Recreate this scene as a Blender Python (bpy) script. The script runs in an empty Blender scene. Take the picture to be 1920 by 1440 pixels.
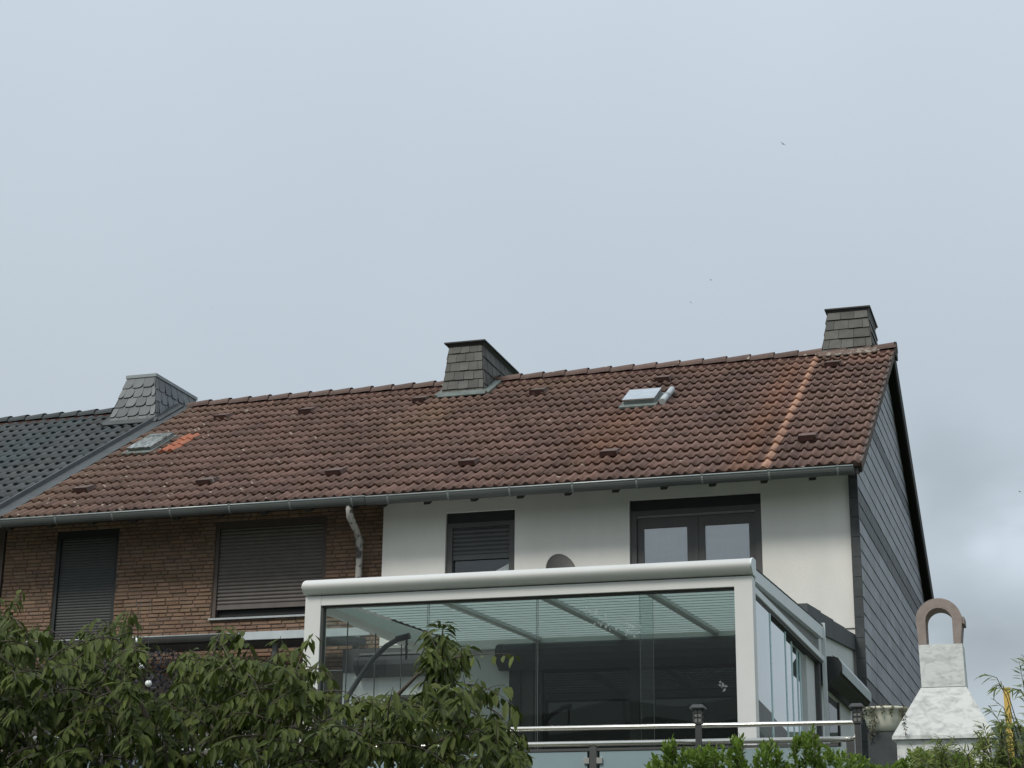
import bpy, bmesh, math, random
from mathutils import Vector, Matrix, noise
R = math.radians
random.seed(7)
S = bpy.context.scene
COL = S.collection

# ------------------------------------------------------------------ camera
cam = bpy.data.cameras.new("camera"); co = bpy.data.objects.new("camera", cam); COL.objects.link(co)
p_, r_, y_ = .29645359, .01066576, -.30780649
F = Vector((math.sin(y_)*math.cos(p_), math.cos(y_)*math.cos(p_), math.sin(p_)))
rt = Vector((math.cos(y_), -math.sin(y_), 0)); up = rt.cross(F)
r2 = rt*math.cos(r_)+up*math.sin(r_); u2 = -rt*math.sin(r_)+up*math.cos(r_)
m = Matrix((r2, u2, -F)).transposed().to_4x4(); m.translation = (0, 0, 1.6)
co.matrix_world = m
cam.sensor_width = 36; cam.lens = 3354.87/1920*36; cam.clip_start = .1; cam.clip_end = 3000
S.camera = co
# ------------------------------------------------------------------ light
S.view_settings.view_transform = 'Standard'; S.view_settings.look = 'None'
S.view_settings.gamma = 1; S.view_settings.exposure = 0.42
SUN_EL, SUN_AZ = R(46), R(200)           # azimuth measured from +Y (north) clockwise: sun behind the camera, a little to the left
w = bpy.data.worlds.new("World"); S.world = w; w.use_nodes = True
nt = w.node_tree; N = nt.nodes; L = nt.links; N.clear()
def wn(t, **k):
    n = N.new(t)
    for a, b in k.items(): setattr(n, a, b)
    return n
def wmath(op, a, b=None, c=None):
    n = wn('ShaderNodeMath', operation=op)
    for i, v in enumerate((a, b, c)):
        if v is None: continue
        if hasattr(v, 'links'): L.new(v, n.inputs[i])
        else: n.inputs[i].default_value = v
    return n.outputs[0]
sky = wn('ShaderNodeTexSky', sky_type='NISHITA', sun_disc=False); sky.sun_elevation = SUN_EL; sky.sun_rotation = SUN_AZ
sky.air_density = 1.5; sky.dust_density = 4
bg = wn('ShaderNodeBackground'); bg.inputs[1].default_value = .1
L.new(sky.outputs[0], bg.inputs[0])
tc = wn('ShaderNodeTexCoord'); sep = wn('ShaderNodeSeparateXYZ'); L.new(tc.outputs['Generated'], sep.inputs[0])
# overcast: cloud deck brighter towards the zenith, with soft low clouds
n1 = wn('ShaderNodeTexNoise'); n1.inputs['Scale'].default_value = 3.2; n1.inputs['Detail'].default_value = 3; n1.inputs['Roughness'].default_value = .45
L.new(tc.outputs['Generated'], n1.inputs[0])
mp = wn('ShaderNodeMapping'); mp.inputs['Scale'].default_value = (1, 1, 2.0); mp.inputs['Location'].default_value = (3.3, 1.75, .42); L.new(tc.outputs['Generated'], mp.inputs[0])
n2 = wn('ShaderNodeTexNoise'); n2.inputs['Scale'].default_value = 7.5; n2.inputs['Detail'].default_value = 5; n2.inputs['Roughness'].default_value = .55
L.new(mp.outputs[0], n2.inputs[0])
n3 = wn('ShaderNodeTexNoise'); n3.inputs['Scale'].default_value = 24; n3.inputs['Detail'].default_value = 5; n3.inputs['Roughness'].default_value = .5; L.new(mp.outputs[0], n3.inputs[0])
up_ = wmath('MAXIMUM', sep.outputs[2], 0.0)
base = wmath('MULTIPLY_ADD', up_, .12, .386)                 # brightness against elevation
base = wmath('MULTIPLY_ADD', wmath('MULTIPLY', up_, up_), .34, base)
soft = wmath('MULTIPLY_ADD', n1.outputs[0], .13, .935)
def wdir(az, el): return (math.sin(R(az))*math.cos(R(el)), math.cos(R(az))*math.cos(R(el)), math.sin(R(el)))
def blob(d, wdt, stretch=(1, 1, 1)):
    vm = wn('ShaderNodeVectorMath', operation='SUBTRACT'); L.new(tc.outputs['Generated'], vm.inputs[0]); vm.inputs[1].default_value = d
    v2 = wn('ShaderNodeVectorMath', operation='MULTIPLY'); L.new(vm.outputs[0], v2.inputs[0]); v2.inputs[1].default_value = stretch
    ln = wn('ShaderNodeVectorMath', operation='LENGTH'); L.new(v2.outputs[0], ln.inputs[0])
    q = wmath('MULTIPLY_ADD', n3.outputs[0], wdt*1.5, ln.outputs['Value'])
    mr = wn('ShaderNodeMapRange', interpolation_type='SMOOTHSTEP'); L.new(q, mr.inputs[0])
    mr.inputs[1].default_value = wdt*1.8; mr.inputs[2].default_value = wdt*.7; mr.inputs[3].default_value = 0; mr.inputs[4].default_value = 1
    return mr.outputs[0]
lowm = wn('ShaderNodeMapRange', interpolation_type='SMOOTHSTEP'); L.new(sep.outputs[2], lowm.inputs[0])
lowm.inputs[1].default_value = .27; lowm.inputs[2].default_value = .12; lowm.inputs[3].default_value = 0; lowm.inputs[4].default_value = 1
cl = wmath('SUBTRACT', n2.outputs[0], .5)
cl = wmath('MULTIPLY', cl, lowm.outputs[0])
cl = wmath('MULTIPLY_ADD', cl, .34, 1.0)
f = wmath('MULTIPLY', wmath('MULTIPLY', base, soft), cl)
for az, el, wd_, amp, st in ((-2.5, 8.7, .075, -.22, (1, 1, 1.3)), (-3.3, 13.9, .050, -.12, (1, 1, 1.2)), (-2.9, 12.3, .03, -.05, (1, 1, 1)), (-1.5, 11.2, .048, .36, (1, 1, 1)), (-2.65, 11.5, .012, .09, (1, 1, 1)),
                             (-2.2, 6.3, .05, .22, (.7, 1, 1.2)), (-4.4, 10.8, .026, .06, (1, 1, 1)), (-1.4, 15.5, .04, .04, (1, 1, 1))):
    f = wmath('MULTIPLY', f, wmath('MULTIPLY_ADD', blob(wdir(az, el), wd_, st), amp, 1.0))
ramp = wn('ShaderNodeMix', data_type='RGBA'); L.new(n1.outputs[0], ramp.inputs[0])
ramp.inputs[6].default_value = (.845, .993, 1.125, 1); ramp.inputs[7].default_value = (.90, .995, 1.085, 1)
bg2 = wn('ShaderNodeBackground'); L.new(ramp.outputs[2], bg2.inputs[0]); L.new(f, bg2.inputs[1])
mx = wn('ShaderNodeMixShader'); mx.inputs[0].default_value = .93; L.new(bg.outputs[0], mx.inputs[1]); L.new(bg2.outputs[0], mx.inputs[2])
out = wn('ShaderNodeOutputWorld'); L.new(mx.outputs[0], out.inputs[0])
sl = bpy.data.lights.new("sun", 'SUN'); sl.energy = 1.5; sl.angle = R(14); sl.color = (1, .955, .88)
so = bpy.data.objects.new("sun", sl); COL.objects.link(so)
sd = Vector((math.sin(SUN_AZ)*math.cos(SUN_EL), math.cos(SUN_AZ)*math.cos(SUN_EL), math.sin(SUN_EL)))
so.rotation_euler = sd.to_track_quat('Z', 'Y').to_euler(); so.location = (0, -5, 30)

# ------------------------------------------------------------------ materials
def mat(name, col, rough=.8, *rest_, dist=0, **kw_):
    mt = mat0(name, col, rough, *rest_, **kw_)
    if dist:
        for n_ in mt.node_tree.nodes:
            if n_.type == 'TEX_NOISE': n_.inputs['Distortion'].default_value = dist; n_.inputs['Detail'].default_value = 4; break
    return mt
def mat0(name, col, rough=.8, var=.12, scale=6, metal=0, bump=0, bscale=None, spec=.5, stretch=(1, 1, 1), col2=None, attr=None, thr=None):
    """principled material: base colour varied by noise between col*(1-var) and col*(1+var), or towards col2; attr = colour attribute multiplied in"""
    mt = bpy.data.materials.new(name); mt.use_nodes = True; t = mt.node_tree; n = t.nodes; l = t.links
    b = n['Principled BSDF']; b.inputs['Roughness'].default_value = rough; b.inputs['Metallic'].default_value = metal
    b.inputs['Specular IOR Level'].default_value = spec
    tcn = n.new('ShaderNodeTexCoord'); mpn = n.new('ShaderNodeMapping'); mpn.inputs['Scale'].default_value = stretch
    l.new(tcn.outputs['Object'], mpn.inputs[0])
    nz = n.new('ShaderNodeTexNoise'); nz.inputs['Scale'].default_value = scale; nz.inputs['Detail'].default_value = 6; nz.inputs['Roughness'].default_value = .62
    l.new(mpn.outputs[0], nz.inputs[0])
    mr = n.new('ShaderNodeMapRange'); l.new(nz.outputs[0], mr.inputs[0]); a, b_ = thr or (.3, .7); mr.inputs[1].default_value = a; mr.inputs[2].default_value = b_
    mxn = n.new('ShaderNodeMix'); mxn.data_type = 'RGBA'; l.new(mr.outputs[0], mxn.inputs[0])
    lo = [c*(1-var) for c in col] if col2 is None else col; hi = [min(1, c*(1+var)) for c in col] if col2 is None else col2
    mxn.inputs[6].default_value = (*lo, 1); mxn.inputs[7].default_value = (*hi, 1)
    oc = mxn.outputs[2]
    if attr:
        at = n.new('ShaderNodeAttribute'); at.attribute_name = attr
        m2 = n.new('ShaderNodeMix'); m2.data_type = 'RGBA'; m2.blend_type = 'MULTIPLY'; m2.inputs[0].default_value = 1
        l.new(oc, m2.inputs[6]); l.new(at.outputs['Color'], m2.inputs[7]); oc = m2.outputs[2]
    l.new(oc, b.inputs['Base Color'])
    if bump:
        bn = n.new('ShaderNodeBump'); bn.inputs['Strength'].default_value = bump; bn.inputs['Distance'].default_value = .01
        z2 = n.new('ShaderNodeTexNoise'); z2.inputs['Scale'].default_value = bscale or scale*6; z2.inputs['Detail'].default_value = 4
        l.new(mpn.outputs[0], z2.inputs[0]); l.new(z2.outputs[0], bn.inputs['Height']); l.new(bn.outputs[0], b.inputs['Normal'])
    return mt
def glass(name, tint=(.8, .88, .86), refl=1.0, rough=0.0, haze=0.0, hazecol=(.6, .68, .68)):
    """thin pane: see-through tint + fresnel mirror, optional diffuse haze"""
    mt = bpy.data.materials.new(name); mt.use_nodes = True; n = mt.node_tree.nodes; l = mt.node_tree.links; n.clear()
    tr = n.new('ShaderNodeBsdfTransparent'); tr.inputs[0].default_value = (*tint, 1)
    gl = n.new('ShaderNodeBsdfGlossy'); gl.inputs['Roughness'].default_value = rough
    fr = n.new('ShaderNodeFresnel'); fr.inputs[0].default_value = 1.5
    mm = n.new('ShaderNodeMath'); mm.operation = 'MULTIPLY'; mm.use_clamp = True; mm.inputs[1].default_value = refl; l.new(fr.outputs[0], mm.inputs[0])
    s = n.new('ShaderNodeMixShader'); l.new(mm.outputs[0], s.inputs[0])
    if haze:
        df = n.new('ShaderNodeBsdfDiffuse'); df.inputs[0].default_value = (*hazecol, 1)
        s0 = n.new('ShaderNodeMixShader'); s0.inputs[0].default_value = haze; l.new(tr.outputs[0], s0.inputs[1]); l.new(df.outputs[0], s0.inputs[2])
        l.new(s0.outputs[0], s.inputs[1])
    else: l.new(tr.outputs[0], s.inputs[1])
    l.new(gl.outputs[0], s.inputs[2])
    o = n.new('ShaderNodeOutputMaterial'); l.new(s.outputs[0], o.inputs[0]); return mt
def leafmat(name, a, b, trans=.3, rough=.5):
    mt = bpy.data.materials.new(name); mt.use_nodes = True; n = mt.node_tree.nodes; l = mt.node_tree.links
    pb = n['Principled BSDF']; pb.inputs['Roughness'].default_value = rough; pb.inputs['Specular IOR Level'].default_value = .18
    at = n.new('ShaderNodeAttribute'); at.attribute_name = 'tone'
    mx = n.new('ShaderNodeMix'); mx.data_type = 'RGBA'; mx.inputs[6].default_value = (*a, 1); mx.inputs[7].default_value = (*b, 1)
    l.new(at.outputs['Fac'], mx.inputs[0]); l.new(mx.outputs[2], pb.inputs['Base Color'])
    tl = n.new('ShaderNodeBsdfTranslucent'); l.new(mx.outputs[2], tl.inputs[0])
    s = n.new('ShaderNodeMixShader'); s.inputs[0].default_value = trans; l.new(pb.outputs[0], s.inputs[1]); l.new(tl.outputs[0], s.inputs[2])
    l.new(s.outputs[0], n['Material Output'].inputs[0]); return mt
def tilemat(name, lichen=True):
    mt = bpy.data.materials.new(name); mt.use_nodes = True; n = mt.node_tree.nodes; l = mt.node_tree.links
    b = n['Principled BSDF']; b.inputs['Roughness'].default_value = .78; b.inputs['Specular IOR Level'].default_value = .35
    at = n.new('ShaderNodeAttribute'); at.attribute_name = 'tint'
    tcn = n.new('ShaderNodeTexCoord')
    nz = n.new('ShaderNodeTexNoise'); nz.inputs['Scale'].default_value = 14; nz.inputs['Detail'].default_value = 8; nz.inputs['Roughness'].default_value = .7; l.new(tcn.outputs['Object'], nz.inputs[0])
    mr = n.new('ShaderNodeMapRange'); l.new(nz.outputs[0], mr.inputs[0]); mr.inputs[1].default_value = .28; mr.inputs[2].default_value = .72; mr.inputs[3].default_value = .72; mr.inputs[4].default_value = 1.28
    mu = n.new('ShaderNodeMix'); mu.data_type = 'RGBA'; mu.blend_type = 'MULTIPLY'; mu.inputs[0].default_value = 1
    l.new(at.outputs['Color'], mu.inputs[6]); l.new(mr.outputs[0], mu.inputs[7]); oc = mu.outputs[2]
    if lichen:
        la = n.new('ShaderNodeAttribute'); la.attribute_name = 'lichen'
        vo = n.new('ShaderNodeTexVoronoi'); vo.inputs['Scale'].default_value = 9; l.new(tcn.outputs['Object'], vo.inputs['Vector'])
        n3 = n.new('ShaderNodeTexNoise'); n3.inputs['Scale'].default_value = 38; n3.inputs['Detail'].default_value = 3; l.new(tcn.outputs['Object'], n3.inputs[0])
        sp = n.new('ShaderNodeSeparateColor'); l.new(vo.outputs['Color'], sp.inputs[0])
        c1 = n.new('ShaderNodeMath'); c1.operation = 'LESS_THAN'; l.new(sp.outputs[0], c1.inputs[0]); l.new(la.outputs['Fac'], c1.inputs[1])
        ds = n.new('ShaderNodeMath'); ds.operation = 'MULTIPLY_ADD'; l.new(n3.outputs[0], ds.inputs[0]); ds.inputs[1].default_value = .5; l.new(vo.outputs['Distance'], ds.inputs[2])
        c2 = n.new('ShaderNodeMath'); c2.operation = 'LESS_THAN'; l.new(ds.outputs[0], c2.inputs[0]); c2.inputs[1].default_value = .50
        c3 = n.new('ShaderNodeMath'); c3.operation = 'MULTIPLY'; l.new(c1.outputs[0], c3.inputs[0]); l.new(c2.outputs[0], c3.inputs[1])
        c4 = n.new('ShaderNodeMath'); c4.operation = 'MULTIPLY'; l.new(c3.outputs[0], c4.inputs[0]); c4.inputs[1].default_value = .8
        m3 = n.new('ShaderNodeMix'); m3.data_type = 'RGBA'; l.new(c4.outputs[0], m3.inputs[0]); l.new(oc, m3.inputs[6]); m3.inputs[7].default_value = (.44, .38, .31, 1); oc = m3.outputs[2]
    l.new(oc, b.inputs['Base Color'])
    bn = n.new('ShaderNodeBump'); bn.inputs['Strength'].default_value = .35; bn.inputs['Distance'].default_value = .006; l.new(nz.outputs[0], bn.inputs['Height']); l.new(bn.outputs[0], b.inputs['Normal'])
    return mt
M = dict(
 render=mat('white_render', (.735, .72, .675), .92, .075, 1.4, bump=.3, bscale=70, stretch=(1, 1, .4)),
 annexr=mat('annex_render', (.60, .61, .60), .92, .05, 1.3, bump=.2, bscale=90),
 brick=mat('brown_brick', (.225, .145, .100), .9, .18, 5, bump=.5, bscale=60, attr='tint'),
 mortar=mat('brown_mortar', (.105, .076, .056), .95, .2, 9),
 slate=mat('chimney_slate', (.092, .090, .080), .72, .2, 8, bump=.25, attr='tint'),
 slateb=mat('grey_slate', (.135, .145, .15), .6, .14, 7, bump=.2, attr='tint'),
 clad=mat('gable_slate', (.315, .325, .342), .6, .12, 2.2, bump=.12, bscale=30, attr='tint', stretch=(1, .5, 2)),
 under=mat('dark_underlay', (.02, .021, .022), .9, .2, 8),
 dark=mat('dark_timber', (.035, .032, .028), .8, .25, 7, stretch=(1, 6, 1)),
 corner=mat('dark_corner_slate', (.05, .054, .056), .7, .25, 9),
 lead=mat('lead_flashing', (.055, .062, .064), .62, .2, 5, bump=.2, bscale=18),
 patina=mat('green_grey_flashing', (.135, .158, .145), .75, .3, 12),
 zinc=mat('zinc_gutter', (.092, .102, .098), .55, .16, 4, metal=.35, stretch=(.4, 3, 3)),
 zincb=mat('zinc_bracket', (.2, .22, .215), .5, .1, 5, metal=.3),
 zincrim=mat('zinc_rim', (.40, .43, .42), .4, .15, 4, metal=.4),
 anth=mat('anthracite_frame', (.072, .071, .067), .5, .08, 4),
 shut=mat('anthracite_shutter', (.085, .088, .09), .5, .08, 4),
 shutb=mat('brown_shutter', (.135, .117, .106), .6, .12, 5),
 shutd=mat('grey_brown_shutter', (.058, .061, .059), .6, .12, 5),
 box=mat('shutter_box', (.019, .021, .022), .6, .1, 4),
 white=mat('white_aluminium', (.68, .68, .655), .38, .03, 3),
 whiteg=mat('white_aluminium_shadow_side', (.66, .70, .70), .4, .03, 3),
 greyfr=mat('white_rafter_paint', (.74, .76, .73), .45, .04, 3),
 alu=mat('brushed_steel', (.72, .69, .63), .26, .05, 20, metal=.9),
 alup=mat('grey_rail', (.55, .54, .50), .4, .05, 20, metal=.4),
 frost=mat('frosted_glass', (.25, .325, .345), .35, .06, 2),
 black=mat('black_plastic', (.018, .019, .020), .5, .15, 6),
 inside=mat('dark_room', (.012, .013, .013), .8, .2, 3),
 curtain=mat('white_curtain', (.86, .87, .88), .9, .06, 3, stretch=(.5, 1, 5)),
 cream=mat('cream_wall', (.46, .45, .40), .9, .05, 2),
 fascia=mat('light_fascia', (.42, .46, .47), .6, .1, 4),
 pipe=mat('flaking_white_pipe', (.40, .39, .36), .75, 0, 8, col2=(.085, .075, .065), thr=(.51, .57)),
 bbq=mat('whitewashed_stone', (.69, .70, .68), .9, 0, 9, col2=(.42, .425, .42), thr=(.44, .72), stretch=(1.0, 1, 1.8), dist=.7, bump=.3, bscale=22),
 bbqcap=mat('brown_stone', (.285, .232, .21), .9, .15, 14, bump=.3, bscale=70),
 bowl=mat('ivory_planter', (.62, .61, .50), .55, .08, 8),
 lamp=mat('lantern_metal', (.04, .042, .042), .5, .15, 8),
 lampg=mat('lantern_glass', (.20, .20, .19), .3, .1, 8),
 yellow=mat('yellow_painted_wood', (.62, .42, .10), .7, .12, 6, stretch=(4, 4, .6)),
 stone=mat('terrace_stone', (.28, .27, .25), .9, .15, 3, bump=.4, bscale=14),
 grass=mat('grass', (.045, .075, .02), .95, .3, 2, bump=.5, bscale=30),
 hill=mat('wooded_hill', (.03, .045, .03), .95, .3, .2),
 bark=mat('bark', (.075, .062, .048), .9, .3, 14, bump=.6, bscale=40, stretch=(1, 1, .3)),
 globe=mat('white_globe', (.8, .8, .78), .3, .02, 5),
 plaster=mat('brown_plaster', (.2, .17, .14), .9, .1, 4),
 dish=mat('grey_dish', (.10, .095, .088), .5, .06, 4),
 steel2=mat('dark_steel_tube', (.06, .065, .065), .4, .1, 6),
 moss=mat('roof_moss', (.05, .05, .035), .95, .4, 14),
 feather=mat('bird_feather', (.03, .03, .035), .8, .1, 9),
 orange=None)
M['tile'] = tilemat('clay_tile'); M['tiled'] = tilemat('dark_tile', False)
M['glass'] = glass('clear_glass', (.76, .82, .795), .55, 0, .012, (.50, .60, .56))
M['sideglass'] = glass('side_glass', (.40, .50, .50), 2.1, 0.0, .50, (.72, .92, .90))  # pale haze colour stands in for sky reflected at a grazing angle
M['winglass'] = glass('window_glass', (.80, .86, .88), 1.6)
M['winglass2'] = glass('coated_window_glass', (.84, .88, .90), 5.5)
M['doorglass'] = glass('door_glass', (.35, .4, .4), .9)
M['skyglass'] = glass('skylight_glass', (.35, .4, .38), 2.4, .02)
M['pedge'] = mat('polished_glass_edge', (.55, .74, .75), .3, .05, 4)
M['roofglass'] = glass('roof_glass', (.93, .96, .95), 1.0)
M['pale_mark'] = glass('frosted_mark', (.8, .85, .85), 1.0, 0, .22, (.75, .8, .78))
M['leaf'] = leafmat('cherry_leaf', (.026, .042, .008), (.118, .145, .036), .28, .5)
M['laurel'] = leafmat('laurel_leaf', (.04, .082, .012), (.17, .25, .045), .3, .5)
M['bamboo'] = leafmat('bamboo_leaf', (.08, .115, .025), (.24, .28, .08), .3, .6)
M['purple'] = leafmat('purple_leaf', (.016, .015, .020), (.075, .07, .085), .2, .6)
M['dry'] = leafmat('succulent_leaf', (.07, .075, .045), (.22, .2, .13), .2, .7)
mb = bpy.data.materials.new('roof_blind'); mb.use_nodes = True; n_ = mb.node_tree.nodes; l_ = mb.node_tree.links
tl_ = n_.new('ShaderNodeBsdfTranslucent'); tl_.inputs[0].default_value = (.93, .97, .95, 1); df_ = n_.new('ShaderNodeBsdfDiffuse'); df_.inputs[0].default_value = (.66, .70, .67, 1)
mx_ = n_.new('ShaderNodeMixShader'); mx_.inputs[0].default_value = .75; l_.new(df_.outputs[0], mx_.inputs[1]); l_.new(tl_.outputs[0], mx_.inputs[2]); l_.new(mx_.outputs[0], n_['Material Output'].inputs[0])
M['blind'] = mb

# ------------------------------------------------------------------ helpers
ORG = {}
def tag(o, label=None, cat=None, group=None, kind=None):
    if label: o['label'] = label
    if cat: o['category'] = cat
    if group: o['group'] = group
    if kind: o['kind'] = kind
    return o
def thing(name, loc, label, cat, group=None):
    o = bpy.data.objects.new(name, None); COL.objects.link(o); o.location = loc; o.empty_display_size = .2
    ORG[o] = Vector(loc); return tag(o, label, cat, group)
class MB:
    """collects geometry in world coordinates; build() links it as one mesh object"""
    def __init__(s): s.v = []; s.f = []; s.mi = []; s.c = {}; s.sm = []
    def face(s, pts, mi=0, smooth=False, **attrs):
        i = len(s.v); s.v += [tuple(p) for p in pts]; s.f.append(tuple(range(i, i+len(pts)))); s.mi.append(mi); s.sm.append(smooth)
        for k, val in attrs.items():
            s.c.setdefault(k, {})
            for j in range(len(pts)): s.c[k][i+j] = val
    def box(s, x0, x1, y0, y1, z0, z1, mi=0, skip='', **a):
        P = [(x, y, z) for z in (z0, z1) for y in (y0, y1) for x in (x0, x1)]
        for nm, q in (('b', (0, 2, 3, 1)), ('t', (4, 5, 7, 6)), ('f', (0, 1, 5, 4)), ('k', (2, 6, 7, 3)), ('l', (0, 4, 6, 2)), ('r', (1, 3, 7, 5))):
            if nm not in skip: s.face([P[k] for k in q], mi, **a)
    def hexa(s, P, mi=0, **a):
        """8 corners: bottom 4 ccw, top 4 ccw"""
        for q in ((3, 2, 1, 0), (4, 5, 6, 7), (0, 1, 5, 4), (1, 2, 6, 5), (2, 3, 7, 6), (3, 0, 4, 7)): s.face([P[k] for k in q], mi, **a)
    def extrude(s, poly, fn, a0, a1, mi=0, smooth=False, **at):
        """poly: list of 2d points, fn(p,a)->3d"""
        A = [fn(p, a0) for p in poly]; B = [fn(p, a1) for p in poly]; n = len(poly)
        for i in range(n): s.face([A[i], A[(i+1) % n], B[(i+1) % n], B[i]], mi, smooth, **at)
        s.face(A[::-1], mi, **at); s.face(B, mi, **at)
    def tube(s, pts, r, n=10, mi=0, caps=True, **at):
        pts = [Vector(p) for p in pts]; rr = r if isinstance(r, (list, tuple)) else [r]*len(pts)
        base = len(s.v); prevn = None
        for i, p in enumerate(pts):
            t = (pts[min(i+1, len(pts)-1)]-pts[max(i-1, 0)]).normalized()
            if prevn is None:
                a = Vector((0, 0, 1)) if abs(t.z) < .9 else Vector((1, 0, 0)); nn = t.cross(a).normalized()
            else: nn = (prevn-t*prevn.dot(t)).normalized()
            prevn = nn; bb = t.cross(nn)
            for k in range(n):
                a = 2*math.pi*k/n; s.v.append(tuple(p+(nn*math.cos(a)+bb*math.sin(a))*rr[i]))
        for i in range(len(pts)-1):
            for k in range(n):
                s.f.append((base+i*n+k, base+i*n+(k+1) % n, base+(i+1)*n+(k+1) % n, base+(i+1)*n+k)); s.mi.append(mi); s.sm.append(True)
        if caps:
            s.f.append(tuple(base+k for k in range(n))[::-1]); s.mi.append(mi); s.sm.append(False)
            s.f.append(tuple(base+(len(pts)-1)*n+k for k in range(n))); s.mi.append(mi); s.sm.append(False)
        for k, val in at.items():
            s.c.setdefault(k, {})
            for j in range(base, len(s.v)): s.c[k][j] = val
    def lathe(s, prof, c, n=24, mi=0):
        base = len(s.v)
        for r, z in prof:
            for k in range(n):
                a = 2*math.pi*k/n; s.v.append((c[0]+r*math.cos(a), c[1]+r*math.sin(a), c[2]+z))
        for i in range(len(prof)-1):
            for k in range(n):
                s.f.append((base+i*n+k, base+i*n+(k+1) % n, base+(i+1)*n+(k+1) % n, base+(i+1)*n+k)); s.mi.append(mi); s.sm.append(True)
    def build(s, name, mats, parent=None, bevel=0, label=None):
        me = bpy.data.meshes.new(name); o = bpy.data.objects.new(name, me); COL.objects.link(o)
        org = Vector((0, 0, 0))
        if parent is not None: o.parent = parent; org = ORG[parent]
        ORG[o] = org
        me.from_pydata([tuple(Vector(v)-org) for v in s.v], [], s.f)
        for mm in (mats if isinstance(mats, (list, tuple)) else [mats]): me.materials.append(mm)
        me.polygons.foreach_set('material_index', s.mi); me.polygons.foreach_set('use_smooth', s.sm)
        for k, d in s.c.items():
            v0 = next(iter(d.values()))
            if isinstance(v0, (int, float)):
                at = me.attributes.new(k, 'FLOAT', 'POINT')
                for i, val in d.items(): at.data[i].value = val
            else:
                at = me.attributes.new(k, 'FLOAT_COLOR', 'POINT')
                buf = [1.0]*(4*len(s.v))
                for i, val in d.items(): buf[4*i:4*i+3] = val
                at.data.foreach_set('color', buf)
        if bevel:
            b = o.modifiers.new('bevel', 'BEVEL'); b.width = bevel; b.segments = 2; b.limit_method = 'ANGLE'; b.angle_limit = R(40)
            me2 = None
        me.update()
        if label: o['label'] = label
        return o
def bx(name, mt, parent, x0, x1, y0, y1, z0, z1, bevel=0, label=None):
    m_ = MB(); m_.box(x0, x1, y0, y1, z0, z1); return m_.build(name, mt, parent, bevel, label)
def rnd(a, b): return random.uniform(a, b)
def sphere(m_, c, r, n=12, mi=0, sx=1, sy=1, sz=1):
    prof = [(max(1e-4, r*math.sin(math.pi*i/n)), -r*math.cos(math.pi*i/n)*sz) for i in range(n+1)]
    m_.lathe(prof, c, 16, mi)

# ------------------------------------------------------------------ setting
g = MB()
NX = 40
prof = [(-60, 0.0), (0, 0.0), (8, 0.1), (12.9, .25), (13.2, 1.95), (30, 1.95), (60, 2.0), (400, 2.0), (2500, 2.0)]
for i in range(len(prof)-1):
    for a, b in ((-2500, -60), (-60, 60), (60, 2500)):
        g.face([(a, prof[i][0], prof[i][1]), (b, prof[i][0], prof[i][1]), (b, prof[i+1][0], prof[i+1][1]), (a, prof[i+1][0], prof[i+1][1])])
tag(g.build('ground', M['grass']), kind='structure')
h = MB(); nx, ny = 60, 10
def hz(x, y): return 2+ (16.2+2.2*noise.noise(Vector((x*.02, 3, 1)))+.7*noise.noise(Vector((x*.25, y*.2, 1))))*max(0, 1-((y-160)/50)**2)
for i in range(nx):
    for j in range(ny):
        X = [-80+i*3.4, -80+(i+1)*3.4]; Y = [112+j*9.6, 112+(j+1)*9.6]
        h.face([(X[0], Y[0], hz(X[0], Y[0])), (X[1], Y[0], hz(X[1], Y[0])), (X[1], Y[1], hz(X[1], Y[1])), (X[0], Y[1], hz(X[0], Y[1]))], smooth=True)
tag(h.build('hill', M['hill']), kind='structure')
hb = MB()  # unseen hillside added behind the camera to block low sky and deepen shade
def hz2(x, y): return .0+11*min(1, max(0, (-14-y)/34))**.8*(1+.12*noise.noise(Vector((x*.05, y*.05, 4))))+2.2*noise.noise(Vector((x*.35, y*.35, 9)))*min(1, max(0, (-14-y)/6))
for i in range(46):
    for j in range(16):
        X = [-115+i*5, -110+i*5]; Y = [-62+j*3, -59+j*3]
        hb.face([(X[0], Y[0], hz2(X[0], Y[0])-.05), (X[1], Y[0], hz2(X[1], Y[0])-.05), (X[1], Y[1], hz2(X[1], Y[1])-.05), (X[0], Y[1], hz2(X[0], Y[1])-.05)])
tag(hb.build('hill', M['hill']), kind='structure')
tr = MB(); tr.box(-20, -1.0, 13.32, 22.0, 1.7, 2.05); tag(tr.build('terrace', M['stone']), kind='structure')
rw = MB(); rw.box(-20, 1.2, 12.95, 13.3, -.1, 2.1)
for k in range(14): rw.box(-20+k*1.52, -20+k*1.52+1.49, 12.90, 12.948, -.1, 2.08)
tag(rw.build('retaining_wall', M['stone'], bevel=.01), 'low stone retaining wall below the terrace railing', 'wall')

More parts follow.
